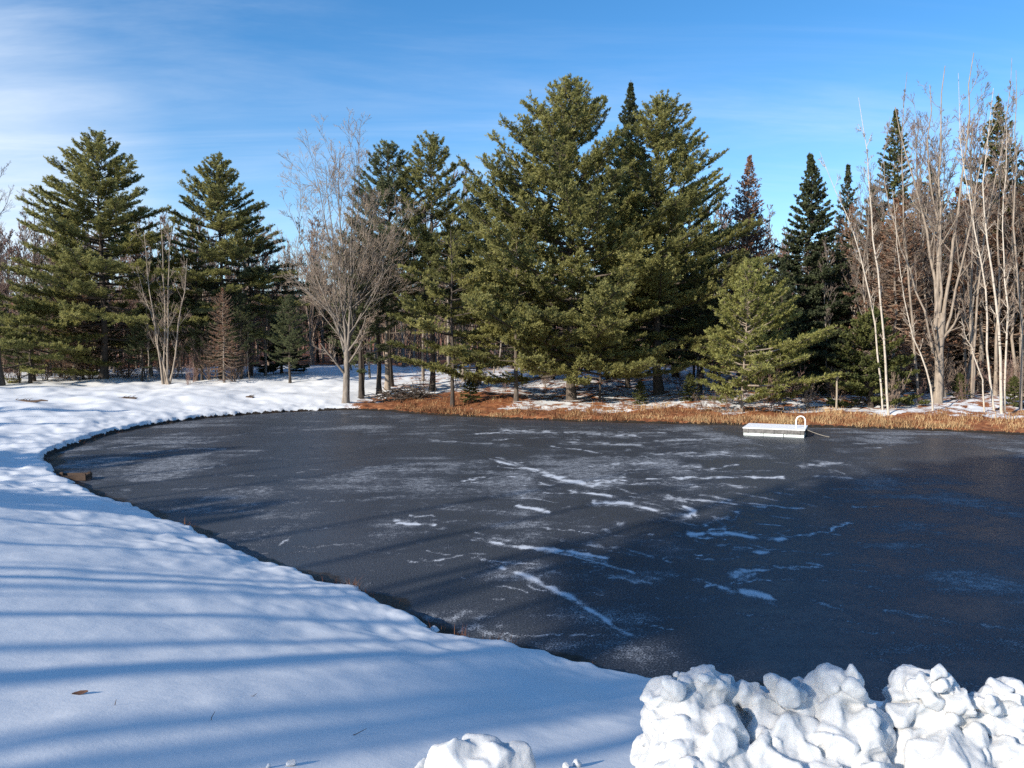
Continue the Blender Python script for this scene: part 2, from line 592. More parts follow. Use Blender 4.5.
def build_ice():
    ths = np.concatenate([np.linspace(RAD(-72), RAD(-39), 50)[:-1], np.linspace(RAD(-39), RAD(39), 620), np.linspace(RAD(39), RAD(78), 90)[1:]])
    rs = np.geomspace(6.0, 62, 520)
    X, Y, q = polar_grid(ths, rs)
    d = shore_dist(X, Y)
    keep = d < 0.9
    u, z = X, np.full_like(X, -CZ)
    cp, sp = math.cos(PITCH), math.sin(PITCH)
    dep = Y * cp - z * sp
    up = Y * sp + z * cp
    px, py = 512 + F * u / dep, 384 - F * up / dep
    fr = np.zeros_like(X)
    rg = np.random.default_rng(4)
    st = list(STROKES)
    for pts, w, sv in list(STROKES):            # fainter scratches beside the main ones
        for _ in range(3):
            ox, oy = rg.normal() * 16, rg.normal() * 5
            sc_, ro = rg.uniform(.5, 1.25), rg.normal() * .06
            mx, my = np.mean([p_[0] for p_ in pts]), np.mean([p_[1] for p_ in pts])
            st.append(([(mx + ox + (a - mx) * sc_, my + oy + (b - my) * sc_ + (a - mx) * ro) for a, b in pts], rg.uniform(.6, 1.2), sv * rg.uniform(.35, .75)))
    for i in range(26):                        # curved sweeps
        cx, cy, rr = rg.uniform(480, 860), rg.uniform(440, 620), rg.uniform(18, 60)
        a0 = rg.uniform(0, 6.28)
        st.append(([(cx + rr * math.cos(a0 + k * .22), cy + rr * .16 * math.sin(a0 + k * .22)) for k in range(int(rg.uniform(5, 12)))], rg.uniform(.6, 1.2), rg.uniform(.3, .6)))
    st = [(p_, (w if w < 2.6 else 1.2 + w * .5), v) for p_, w, v in st]
    for i in range(130):                       # small wind-blown dashes
        cx, cy = rg.uniform(430, 900), rg.uniform(425, 640)
        ln = rg.uniform(5, 34) * (0.5 + (cy - 400) / 200)
        sl = rg.uniform(-0.10, 0.16)
        st.append(([(cx - ln, cy - ln * sl), (cx, cy + rg.uniform(-1, 1)), (cx + ln, cy + ln * sl)], rg.uniform(.5, 1.3), rg.uniform(.2, .65)))
    for i in range(70):
        cx, cy = rg.uniform(90, 480), rg.uniform(425, 560)
        ln = rg.uniform(8, 40)
        sl = rg.uniform(-0.13, 0.02)
        st.append(([(cx - ln, cy - ln * sl), (cx, cy + rg.uniform(-.6, .6)), (cx + ln, cy + ln * sl)], rg.uniform(.7, 1.5), rg.uniform(.12, .38)))
    wob = (fbm(X * 1.1, Y * 0.7, 8, 3) - 0.5)
    wsc = np.clip((py - 380) / 130.0, 0.35, 2.2)
    wo2 = (fbm(X * 2.7 + 9, Y * 1.3, 18, 3) - 0.5)
    wo3 = (fbm(X * 9.0 + 3, Y * 4.0, 19, 3) - 0.5)
    qx, qy = px + wob * 10 * wsc + wo3 * 8, py + (wob * 3.5 + wo2 * 3 + wo3 * 2.5) * wsc
    for pts, w, s in st:
        x0, x1 = min(p[0] for p in pts) - 40, max(p[0] for p in pts) + 40
        y0, y1 = min(p[1] for p in pts) - 30, max(p[1] for p in pts) + 30
        m = np.where((qx > x0) & (qx < x1) & (qy > y0) & (qy < y1))[0]
        if not len(m):
            continue
        best = np.full(len(m), 1e9)
        for (ax, ay), (bx, by) in zip(pts[:-1], pts[1:]):
            ex, ey = bx - ax, by - ay
            t = np.clip(((qx[m] - ax) * ex + (qy[m] - ay) * ey) / (ex * ex + ey * ey), 0, 1)
            best = np.minimum(best, np.hypot(qx[m] - ax - t * ex, qy[m] - ay - t * ey))
        fr[m] = np.maximum(fr[m], s * np.exp(-(best / (w * .9)) ** 1.3))
    brk = fbm(X * 3.0, Y * 2.0, 61, 5)
    fr *= 0.45 + 0.75 * sstep(0.32, 0.58, brk)
    # broad thin frost, swept into long bands
    n1 = fbm(X * 0.22 - Y * 0.05, Y * 0.16 + X * 0.03, 31, 4)
    n2 = fbm(X * 0.75, Y * 0.30, 37, 4)
    n3 = fbm(X * 0.5 - Y * .06, Y * 1.5, 39, 4)
    fr = np.maximum(fr, 0.40 * sstep(0.42, 0.68, n1 * 0.4 + n2 * 0.3 + n3 * .3))
    mud = 1 - sstep(0.05, 0.75, -d + (fbm(X * .9, Y * .9, 91, 3) - .5) * 0.9)
    mud = np.where(forest_w(X, Y) > .5, mud * 1.0, mud * 0.9)
    kv = keep[q].any(1)
    q = q[kv]
    used = np.unique(q)
    remap = np.full(len(X), -1)
    remap[used] = np.arange(len(used))
    V = np.stack([X, Y, np.zeros_like(X)], 1)[used]
    me = mesh_np('pond_ice', V, None, remap[q], extra={'frost': fr[used], 'mud': mud[used]})
    o = link('pond_ice', me, M['ice'])
    o['kind'] = 'structure'


build_ice()


# ------------------------------------------------------------------ trees
def norm(v):
    return v / (np.linalg.norm(v, axis=-1, keepdims=True) + 1e-9)


def along(P, t, idx):
    """point and tangent at parameter t of polylines P[idx]"""
    k = P.shape[1]
    f = np.clip(t * (k - 1), 0, k - 1 - 1e-6)
    i = f.astype(int)
    a, b = P[idx, i], P[idx, i + 1]
    w = (f - i)[:, None]
    return a + (b - a) * w, norm(b - a)


def grow(P, R, m, rg, t0=0.3, t1=0.98, ang=(35, 60), lenf=(0.35, 0.6), taper=0.55, up=0.15, wob=0.12, k=4, rf=0.55, rmin=0.006):
    n = len(P)
    idx = np.repeat(np.arange(n), m)
    t = rg.uniform(t0, t1, len(idx))
    p, tg = along(P, t, idx)
    plen = np.linalg.norm(np.diff(P, axis=1), axis=2).sum(1)[idx]
    rnd = norm(rg.normal(size=(len(idx), 3)))
    perp = norm(rnd - (rnd * tg).sum(1, keepdims=True) * tg)
    a = np.radians(rg.uniform(ang[0], ang[1], len(idx)))[:, None]
    dr = np.cos(a) * tg + np.sin(a) * perp
    ln = plen * rg.uniform(lenf[0], lenf[1], len(idx)) * (1 - taper * t)
    Q = np.zeros((len(idx), k, 3))
    Q[:, 0] = p
    st = (ln / (k - 1))[:, None]
    for i in range(1, k):
        dr = norm(dr + np.array([0, 0, up]) + rg.normal(size=dr.shape) * wob)
        Q[:, i] = Q[:, i - 1] + dr * st
    r0 = np.maximum(np.array([np.interp(tt, np.linspace(0, 1, R.shape[1]), R[i]) for tt, i in zip(t, idx)]) * rf, rmin)
    RR = r0[:, None] * np.linspace(1, 0.35, k)[None, :]
    return Q, np.maximum(RR, rmin * 0.6)


def stem(base, top, k, rg, wob, r0, r1, sway=0.0):
    t = np.linspace(0, 1, k)
    P = np.array(base)[None] * (1 - t[:, None]) + np.array(top)[None] * t[:, None]
    off = np.cumsum(rg.normal(size=(k, 3)) * wob, 0) * np.array([1, 1, 0.15])
    off -= off[0]
    off -= t[:, None] * off[-1] * 0.6
    P = P + off
    P[:, 0] += sway * np.sin(t * np.pi)
    R = r0 + (r1 - r0) * t ** 0.8
    R[0] *= 1.25
    return P, R


def trunk_mesh(stems, sides=9):
    g = Geo()
    for P, R in stems:
        g.tubes(P[None], R[None], sides)
    return g


def make_bare(name, label, H, spread, rg, loc, bark_m, twig_m, r0=0.16, stems=None, nl=22, dens=1.0, crown0=0.28, up=0.22,
              ang=(25, 50), group=None, cat='bare tree', lenf=(0.25, 0.5), rmin=0.008, rz=0.0, leader=0.85):
    """bare deciduous tree > trunk, branches, twigs"""
    root = thing(name, label, cat, loc, rz, group)
    if stems is None:
        S = [stem((0, 0, -0.3), (rg.normal() * H * .02, rg.normal() * H * .02, H * leader), 9, rg, H * .008, r0, r0 * .14)]
    else:
        S = stems
    g = trunk_mesh(S)
    link('trunk', g.mesh('trunk'), bark_m, root)
    gb, gt = Geo(), Geo()
    for P, R in S:
        slen = np.linalg.norm(P[-1] - P[0])
        f = spread / (slen * 0.4)
        L1, r1 = grow(P[None], R[None], max(3, int(nl * slen / H)), rg, crown0, 0.93, ang, (lenf[0] * f * .9, lenf[1] * f * .9), 0.45, up, .07, 6, .48, rmin * 1.6)
        gb.tubes(L1, r1, 4)
        L2, r2 = grow(L1, r1, max(2, int(6 * dens)), rg, .2, .98, (22, 50), (.35, .6), .5, up * .8, .09, 4, .55, rmin * 1.2)
        gb.tubes(L2, r2, 3)
        L3, r3 = grow(L2, r2, max(2, int(5 * dens)), rg, .15, .98, (20, 50), (.4, .7), .4, up * .7, .10, 4, .6, rmin)
        gt.tubes(L3, r3, 3)
        L4, r4 = grow(L3, r3, max(1, int(3 * dens)), rg, .2, .95, (20, 50), (.4, .7), .4, up * .6, .12, 3, .7, rmin)
        gt.tubes(L4, r4, 3)
    cr = link('crown', gb.mesh('crown'), bark_m, root)
    link('twigs', gt.mesh('twigs'), twig_m, cr)
    return root


def conifer_geo(H, spread, rg, cb=0.12, shape=0.8, per=5, gap=0.5, elev=(-8, 45), tip=0.30, twig=(0.26, 0.42), sp_twig=0.17,
                tuft_gap=0.12, needles=6, nl=0.19, nw=0.027, inner=0.28, skip=0.08, r0=0.25, twr=.010, low_sparse=0.5, droop=0.0, wide=1.32, spire=False,
                lean=(0, 0), jit=0.3, cone=True, dead=0.0, side=None, lowlen=0.75):
    """returns (trunk geo, branch geo, needle geo)"""
    gt, gb, gn = Geo(), Geo(), Geo()
    spread *= wide
    TP, TR = stem((0, 0, -0.3), (lean[0], lean[1], H), 12, rg, H * 0.004, r0, 0.02)
    gt.tubes(TP[None], TR[None], 9)
    z = cb * H
    B = []
    while z < H * 0.985:
        u = (z - cb * H) / (H * (1 - cb))
        prof = (1 - u) ** shape * (lowlen + (1 - lowlen) * min(1, u / 0.25))
        nb = per if u > 0.2 else max(2, int(per * (1 - low_sparse * (1 - u / 0.2))))
        ph = rg.uniform(0, 6.28)
        for i in range(nb):
            if rg.random() < skip:
                continue
            az = ph + i * 2 * np.pi / nb + rg.normal() * 0.25
            ln = spread * prof * rg.uniform(1 - jit, 1 + jit * 0.6) + 0.15
            if side is not None:
                ln *= 1 + side[1] * math.cos(az - side[0])
            B.append((z + rg.normal() * gap * .2, az, ln, elev[0] + (elev[1] - elev[0]) * u ** 1.3 + rg.normal() * 6, u))
        z += gap * (1.15 - 0.65 * u) * rg.uniform(.8, 1.2)
    B = np.array(B)
    nb = len(B)
    k = 7
    t = np.linspace(0, 1, k)
    zz, az, ln, el, uu = B.T
    el = np.radians(el)
    tx = np.interp(zz, TP[:, 2], TP[:, 0])
    ty = np.interp(zz, TP[:, 2], TP[:, 1])
    # a branch may reach no further than the crown outline at the height of its TIP
    base = (1 - uu) ** shape
    frac = ln / np.maximum(base, 1e-3)
    hor = ln.copy()
    for _ in range(8):
        ut = np.clip(uu + (np.tan(el) + tip) * hor * (1 if cone else 0) / (H * (1 - cb)), 0, 1)
        hor = .5 * hor + .5 * frac * np.maximum(1 - ut, 0.004) ** shape
    if spire:
        hor = hor * np.clip((1 - uu) / .16, .12, 1) ** .8
    ln = hor / np.cos(el)
    P = np.zeros((nb, k, 3))
    wob = np.cumsum(rg.normal(size=(nb, k)) * 0.03, 1) * ln[:, None]
    bend = tip * ln[:, None] * t[None] ** 2.2 - droop * ln[:, None] * np.sin(t * np.pi * 0.9)[None]
    P[:, :, 0] = tx[:, None] + np.cos(az)[:, None] * hor[:, None] * t - np.sin(az)[:, None] * wob * t
    P[:, :, 1] = ty[:, None] + np.sin(az)[:, None] * hor[:, None] * t + np.cos(az)[:, None] * wob * t
    P[:, :, 2] = zz[:, None] + (np.sin(el) * ln)[:, None] * t + bend
    rb = (0.012 + 0.011 * ln)[:, None] * np.linspace(1, .22, k)[None]
    gb.tubes(P, rb, 4)
    # side twigs, in flattened sprays
    cnt = np.maximum(3, (ln * (1 - inner) / sp_twig * 2).astype(int))
    idx = np.repeat(np.arange(nb), cnt)
    tt = inner + (1 - inner) * rg.uniform(0, 1, len(idx)) ** 0.85
    p, tg = along(P, tt, idx)
    sgn = np.where(rg.random(len(idx)) < .5, -1., 1.)
    lat = norm(np.cross(tg, np.array([0, 0, 1.]))) * sgn[:, None]
    a = np.radians(rg.uniform(25, 65, len(idx)))[:, None]
    dr = norm(np.cos(a) * tg + np.sin(a) * lat + np.array([0, 0, 1.]) * rg.normal(0.10, 0.14, len(idx))[:, None])
    tl = np.clip(ln[idx] * rg.uniform(twig[0], twig[1], len(idx)) * (1.05 - 0.75 * tt), 0.09 if spire else 0.18, 1.8)
    # leader tips too
    p = np.concatenate([p, P[:, -2]])
    dr = np.concatenate([dr, norm(P[:, -1] - P[:, -2])])
    tl = np.concatenate([tl, np.linalg.norm(P[:, -1] - P[:, -2], axis=1) + .1])
    bi = np.concatenate([idx, np.arange(nb)])
    m = len(p)
    TW = np.zeros((m, 3, 3))
    TW[:, 0] = p
    TW[:, 1] = p + dr * tl[:, None] * .5
    dr2 = norm(dr + np.array([0, 0, tip * 0.5 - droop * .4]) + rg.normal(size=dr.shape) * .08)
    TW[:, 2] = TW[:, 1] + dr2 * tl[:, None] * .5
    gb.tubes(TW, np.broadcast_to(np.array([1., .8, .5]) * twr, (m, 3)), 3)
    alive = np.ones(m, bool)
    if dead > 0:
        alive = (uu[bi] > dead) | (rg.random(m) < 0.12)
    TW, dr2, tl, bi = TW[alive], dr2[alive], tl[alive], bi[alive]
    # needle tufts
    nc = np.maximum(2, (tl / tuft_gap).astype(int) + 1)
    ti = np.repeat(np.arange(len(TW)), nc)
    s = rg.uniform(0.05, 1.0, len(ti))
    c, ctg = along(TW, s, ti)
    q = len(ti)
    bt = rg.normal(0, 0.13, nb)
    tint_t = np.clip(0.42 + bt[bi[ti]] + rg.normal(0, .14, q) + 0.22 * (s - .5), 0, 1)
    ci = np.repeat(np.arange(q), needles)
    rd = rg.normal(size=(len(ci), 3))
    nd = norm(ctg[ci] * 0.75 + rd * 0.55 + np.array([0, 0, .25]))
    outw = c[ci] - np.array([0, 0, 1.0]) * c[ci][:, 2:3]
    fac = norm(norm(outw) * .8 + np.array([0, 0, .55]) + rg.normal(size=nd.shape) * .45)
    wd = norm(np.cross(nd, fac))
    nlv = nl * rg.uniform(.7, 1.25, len(ci))[:, None]
    nwv = nw * rg.uniform(.7, 1.2, len(ci))[:, None]
    c0 = c[ci] + rg.normal(size=nd.shape) * 0.02
    v0, v1, v2 = c0 - wd * nwv * .5, c0 + nd * nlv * .55 + wd * nwv, c0 + nd * nlv
    v3 = c0 + nd * nlv * .55 - wd * nwv
    V = np.stack([v0, v1, v2, v3], 1).reshape(-1, 3)
    Q = np.arange(len(V)).reshape(-1, 4)
    gn.add(V, None, Q, np.repeat(tint_t[ci], 4))
    return gt, gb, gn


def make_conifer(name, label, cat, loc, H, spread, rg, needles_m, bark_m, rz=0.0, group=None, limb_m=None, **kw):
    H = H * .975
    root = thing(name, label, cat, loc, rz, group)
    gt, gb, gn = conifer_geo(H, spread, rg, **kw)
    link('trunk', gt.mesh('trunk'), bark_m, root)
    link('limbs', gb.mesh('limbs'), limb_m or bark_m, root)
    if gn.n:
        link('crown', gn.mesh('crown', smooth=False), needles_m, root)
    return root


def spot(px, Y, py_top=None):
    """ground point seen in column px at distance Y, and the height up to py_top"""
    x = (px - 512.0) / F * Y
    z = gz(x, Y)
    h = None if py_top is None else at_depth(px, py_top, Y)[2] - z
    return (x, Y, z), h


def R_(s):
    return np.random.default_rng(s)


PINE = dict(cb=.10, shape=.62, per=6, gap=.56, elev=(-6, 38), tip=.26, r0=.28)
SPRUCE = dict(cb=.06, shape=.95, per=7, gap=.34, elev=(-18, 32), tip=.14, twig=(.22, .34), tuft_gap=.10, needles=5, nl=.15, nw=.042,
              sp_twig=.17, droop=.06, inner=.18, r0=.18, jit=.30, wide=1.25, spire=True)

# --- the pines of the middle and left groups ------------------------------------------------
p, h = spot(572, 52, 72)
make_conifer('white_pine', 'tallest broad yellow-green white pine, left half of the big pine pair', 'pine tree', p, h, 8.2, R_(1), M['pine'], M['bark_pine'],
             **dict(PINE, shape=.64, per=7, gap=.68, side=(math.pi, .12), cb=.10, low_sparse=.25, elev=(-11, 38), skip=.10, tip=.28, r0=.33, jit=.45))
p, h = spot(660, 54, 90)
make_conifer('white_pine', 'darker broad white pine, right half of the big pine pair', 'pine tree', p, h, 5.9, R_(2), M['pine'], M['bark_dark'],
             **dict(PINE, shape=.55, cb=.12, low_sparse=.3, elev=(-11, 38), gap=.74, per=7, skip=.12, side=(0, .10), r0=.36, jit=.5))
p, h = spot(628, 60, 72)
make_conifer('spruce', 'spruce whose spire pokes up between the big pine pair', 'spruce tree', p, h, 3.2, R_(3), M['spruce'], M['bark_dark'], **dict(SPRUCE, cb=.2))
p, h = spot(516, 50, 205)
make_conifer('white_pine', 'slim white pine with open layered boughs at left of the big pine pair', 'pine tree', p, h, 3.6, R_(4), M['pine_gold'], M['bark_pine'],
             **dict(PINE, per=4, gap=.7, shape=.55, cb=.20, low_sparse=.2, r0=.16, skip=.15, elev=(0, 40)))
p, h = spot(452, 49.5, 225)
make_conifer('white_pine', 'short pine with flat tiered yellow boughs beside the rust needle bed', 'pine tree', p, h, 4.3, R_(5), M['pine_gold'], M['bark_dark'],
             **dict(PINE, per=4, gap=.95, shape=.5, cb=.22, low_sparse=0, elev=(-2, 30), tip=.10, r0=.15, skip=.2))
p, h = spot(600, 49.5, 300)
make_conifer('white_pine', 'low pine sapling spreading flat boughs in front of the big pine pair', 'pine tree', p, h, 3.6, R_(6), M['pine'], M['bark_dark'],
             **dict(PINE, per=4, gap=.6, shape=.5, cb=.22, low_sparse=0, elev=(0, 30), tip=.12, r0=.10))
p, h = spot(742, 44.5, 262)
make_conifer('young_pine', 'bright green young pine with a thin pale trunk behind the raft', 'pine tree', p, h, 3.3, R_(7), M['young'], M['bark_tan'],
             **dict(PINE, per=5, gap=.42, shape=.52, cb=.07, low_sparse=.1, elev=(2, 45), tip=.16, r0=.09, lean=(.4, 0), side=(0, .30), sp_twig=.17, skip=.04))
p, h = spot(390, 62, 138)
make_conifer('white_pine', 'dark pine standing directly behind the bare maple', 'pine tree', p, h, 4.6, R_(8), M['pine_blue'], M['bark_pine'],
             **dict(PINE, shape=.5, cb=.22, gap=.7, low_sparse=.7, r0=.30))
p, h = spot(432, 60, 128)
make_conifer('white_pine', 'thin-topped brownish pine right of the pine behind the maple', 'pine tree', p, h, 3.6, R_(9), M['pine_gold'], M['bark_dark'],
             **dict(PINE, shape=.45, cb=.30, gap=.72, skip=.22, low_sparse=.6, r0=.24))
p, h = spot(104, 64, 127)
make_conifer('white_pine', 'large green white pine with long drooping lower boughs at the meadow edge', 'pine tree', p, h, 6.6, R_(10), M['pine'], M['bark_dark'],
             **dict(PINE, shape=.60, cb=.13, gap=.56, per=6, elev=(-12, 36), tip=.18, low_sparse=.5, r0=.34, jit=.35, skip=.1))
p, h = spot(222, 67, 151)
make_conifer('white_pine', 'golden topped narrow white pine over dark trunks at the meadow edge', 'pine tree', p, h, 5.0, R_(11), M['pine_gold'], M['bark_dark'],
             **dict(PINE, shape=.58, cb=.26, gap=.58, per=6, low_sparse=.4, elev=(-12, 46), tip=.12, r0=.28, jit=.35, skip=.1))
p, h = spot(250, 70, 214)
make_conifer('white_pine', 'dark slender pine leaning out at right of the golden topped pine', 'pine tree', p, h, 4.0, R_(12), M['pine_blue'], M['bark_dark'],
             **dict(PINE, shape=.5, cb=.30, gap=.8, per=5, elev=(-14, 30), tip=.05, r0=.22, side=(0, .25)))
p, h = spot(196, 66, 250)
make_conifer('white_pine', 'thin half-dead pine at left of the golden topped pine', 'pine tree', p, h, 3.0, R_(13), M['pine_blue'], M['bark_dark'],
             **dict(PINE, shape=.5, cb=.25, gap=.8, per=4, elev=(-12, 30), tip=.05, r0=.18, skip=.2))
p, h = spot(282, 74, 322)
make_conifer('fir', 'small dark round fir at the far end of the snow meadow', 'fir tree', p, h, 2.2, R_(14), M['spruce'], M['bark_dark'],
             **dict(SPRUCE, shape=.45, cb=.12, gap=.3))
p, h = spot(30, 61, 300)
make_conifer('white_pine', 'low green pine with drooping boughs at the left end of the meadow edge', 'pine tree', p, h, 4.5, R_(15), M['pine'], M['bark_dark'],
             **dict(PINE, shape=.45, cb=.15, gap=.6, elev=(-14, 25), tip=.08, r0=.16))

# --- spruces on the right ----------------------------------------------------------------------
p, h = spot(806, 53, 146)
make_conifer('spruce', 'dark pointed spruce standing alone against the sky behind the bright young pine', 'spruce tree', p, h, 3.5, R_(20), M['spruce'], M['bark_dark'],
             **dict(SPRUCE, shape=1.0))
p, h = spot(746, 59, 148)
make_conifer('dead_spruce', 'rusty brown dead spruce right of the big pine pair', 'spruce tree', p, h, 3.0, R_(21), M['rusty'], M['bark_grey'],
             limb_m=M['dead_limb'], **dict(SPRUCE, shape=.9, needles=2, skip=.12, tuft_gap=.16))
p, h = spot(872, 45.5, 305)
make_conifer('hemlock', 'bushy green hemlock sapling left of the white birches', 'hemlock tree', p, h, 2.4, R_(22), M['hemlock'], M['bark_dark'],
             **dict(SPRUCE, shape=.6, gap=.30, elev=(-10, 35)))
CON = [(845, 66, 158, 1.7, 'small spruce with a tufted top between the lone spruce and the birches', .5),
       (893, 62, 100, 2.6, 'tall narrow spruce whose tip rises behind the leaning birch', .35),
       (868, 60, 178, 2.5, 'medium spruce wedged behind the leaning birch', .3),
       (925, 60, 160, 3.0, 'wide dark spruce filling the gap left of the forked maple', .25),
       (990, 58, 86, 3.6, 'tall dark fir with a broad ragged top behind the right birches', .25),
       (1030, 56, 120, 3.2, 'dark spruce cut by the right edge of the photo', .2),
       (958, 64, 190, 3.0, 'shaded spruce directly behind the forked maple', .2)]
for i, (px, Y, ty, sp_, lab, cb) in enumerate(CON):
    p, h = spot(px, Y, ty)
    make_conifer('spruce', lab, 'spruce tree', p, h, sp_, R_(30 + i), M['hemlock'] if i in (1, 4) else M['spruce'], M['bark_grey'], limb_m=M['dead_limb'],
                 **dict(SPRUCE, cb=.08, shape=.8, dead=cb, jit=.5, skip=.2, gap=.42, per=6))

# --- the bare maple on the far shore, with its upswept crown --------------------------------------
p, h = spot(345, 52.4, 138)
rg = R_(40)
S = [stem((0, 0, -.3), (.15, 0, 4.0), 6, rg, .03, .26, .20)]
for i, (dx, dy, f, r) in enumerate([(-.3, .3, .95, .12), (.9, -.3, .92, .11), (-2.0, .2, .85, .09), (2.4, .4, .80, .09), (-.8, -1.5, .88, .09), (.6, 1.6, .90, .09), (-3.2, -.4, .70, .075), (3.6, -.2, .66, .075)]):
    z0 = 2.6 + .22 * i
    S.append(stem((.10, 0, z0), (dx, dy, h * f), 9, rg, .10, r, .018))
make_bare('bare_maple', 'bare grey maple with upswept branches standing alone at the pond edge', h, 4.4, rg, p, M['bark_grey'], M['twig_pale'], stems=S, nl=19, dens=1.0,
          crown0=.10, up=.10, ang=(24, 50), lenf=(.38, .66), rmin=.0095)

# --- birches and the forked maple on the right ----------------------------------------------------
rg = R_(41)
p, h = spot(938, 45.5, 36)
S = [stem((0, 0, -.3), (.1, 0, 5.4), 6, rg, .04, .27, .21)]
for dx, dy, f, r, z0 in [(-2.5, .3, .82, .115, 4.4), (.2, .5, .93, .12, 5.0), (1.6, -.2, .95, .115, 4.2), (-1.1, -.6, .86, .09, 5.1), (3.0, .5, .80, .08, 3.8), (-3.8, 0, .66, .07, 3.0)]:
    S.append(stem((.08 * dx, .05 * dy, z0), (dx, dy, h * f), 10, rg, .14, r, .02, sway=-.12 * dx))
make_bare('bare_maple', 'tall pale multi-stemmed maple forking low among the birches', h, 4.2, rg, p, M['bark_tan'], M['twig_grey'], stems=S, nl=15, dens=.85, crown0=.25, up=.16,
          ang=(25, 50), lenf=(.20, .44), rmin=.010)


def birch(px, Y, pts, r, seed, lab, m='birch', tw='twig_tan', nl=14, spread=1.6, name='white_birch', cat='birch tree'):
    """slender leaning stem through the given (px, py) points"""
    rg = R_(seed)
    x0 = (px - 512.0) / F * Y
    z0 = gz(x0, Y)
    P = [np.array([0, 0, -.3])]
    for a, b in pts:
        w = at_depth(a, b, Y)
        P.append(np.array([w[0] - x0, rg.normal() * .25, w[2] - z0]))
    P = np.array(P)
    t = np.linspace(0, 1, len(P))
    tt = np.linspace(0, 1, 12)
    PP = np.stack([np.interp(tt, t, P[:, i]) for i in range(3)], 1)
    for _ in range(2):
        PP[1:-1] = (PP[:-2] + PP[1:-1] * 2 + PP[2:]) / 4
    PP[1:-1, :2] += rg.normal(size=(10, 2)) * .035
    Hh = P[-1, 2]
    return make_bare(name, lab, Hh, spread, rg, (x0, Y, z0), M[m], M[tw], stems=[(PP, np.linspace(r * .8, r * .10, 12))], nl=nl + 8, dens=.9, crown0=.25, up=.16,
                     ang=(25, 60), lenf=(.12, .36), cat=cat, rmin=.0085)


birch(890, 41.8, [(886, 360), (879, 290), (872, 220), (866, 160), (862, 95)], .085, 50, 'thin white birch leaning left nearest the raft, long bare stem')
birch(884, 43.5, [(876, 330), (862, 262), (843, 205), (822, 150)], .07, 51, 'thin pale birch bent far out to the left behind the leaning birch', nl=12)
birch(934, 42.0, [(930, 385), (918, 345), (905, 315), (898, 250), (893, 190)], .07, 52, 'short crooked pale birch just left of the forked maple', spread=1.2)
birch(1003, 40.5, [(1001, 350), (993, 290), (986, 225), (981, 160), (990, 90)], .10, 53, 'brightest white birch, tallest of the right birch clump')
birch(1006, 40.8, [(1004, 340), (1003, 270), (1008, 190), (1012, 120)], .075, 54, 'white birch growing upright right beside the brightest birch')
birch(996, 42.5, [(988, 340), (978, 280), (972, 215), (962, 150), (955, 75)], .08, 55, 'pale birch leaning left behind the right birch clump')
birch(986, 41.5, [(978, 370), (970, 345), (966, 318)], .06, 56, 'broken short birch stub leaning left below the right birch clump', nl=5, spread=.9)
birch(920, 47, [(914, 330), (906, 240), (903, 150), (910, 70)], .11, 57, 'pale straight bare tree rising left of the forked maple', 'bark_tan', 'twig_grey', 18, 2.2, 'bare_tree', 'bare tree')
birch(972, 47, [(975, 300), (986, 220), (1000, 140), (1008, 60)], .10, 58, 'pale bare tree leaning right of the forked maple', 'bark_tan', 'twig_grey', 18, 2.2, 'bare_tree', 'bare tree')
birch(1022, 43, [(1020, 330), (1017, 240), (1022, 150), (1016, 70)], .11, 59, 'thick pale bare tree at the right edge of the photo', 'bark_tan', 'twig_tan', 18, 2.0, 'bare_tree', 'bare tree')
birch(862, 52, [(858, 330), (868, 250), (880, 180), (888, 118)], .09, 60, 'tan bare tree with curved stem behind the hemlock sapling', 'bark_tan', 'twig_tan', 18, 2.2, 'bare_tree', 'bare tree')
birch(845, 55, [(838, 330), (826, 260), (812, 215)], .07, 61, 'tan thin bare tree leaning across the lone spruce', 'bark_tan', 'twig_tan', 16, 2.0, 'bare_tree', 'bare tree')

# --- bare trees of the left group --------------------------------------------------------------------
rg = R_(70)
p, h = spot(2, 58, 118)
make_bare('bare_tree', 'tall dark bare tree at the left edge of the photo', h, 3.6, rg, p, M['bark_dark'], M['twig_grey'], r0=.22, nl=26, crown0=.25)
for i, (px, Y, ty, lab) in enumerate([(-18, 57, 135, 'bare tree half cut off by the left edge of the photo'), (34, 63, 165, 'slim bare tree beside the tall dark bare tree at the left edge')]):
    p, h = spot(px, Y, ty)
    make_bare('bare_tree', lab, h, 3.4, R_(75 + i), p, M['bark_dark'], M['twig_grey'], r0=.17, nl=26, crown0=.22)
rg = R_(71)
p, h = spot(163, 60.5, 215)
S = [stem((.12 * i, .1 * (i % 2), -.3), (dx, dy, h * f), 9, rg, .10, .085, .02) for i, (dx, dy, f) in enumerate([(-1.3, 0, .9), (-.2, .4, 1.0), (1.1, -.2, .93), (2.0, .3, .75), (-2.2, .3, .7)])]
make_bare('bare_tree', 'pale grey multi-stemmed bare tree between the two meadow pines', h, 2.6, rg, p, M['bark_tan'], M['twig_tan'], stems=S, nl=16, dens=.8, crown0=.2, up=.12, lenf=(.2, .45))

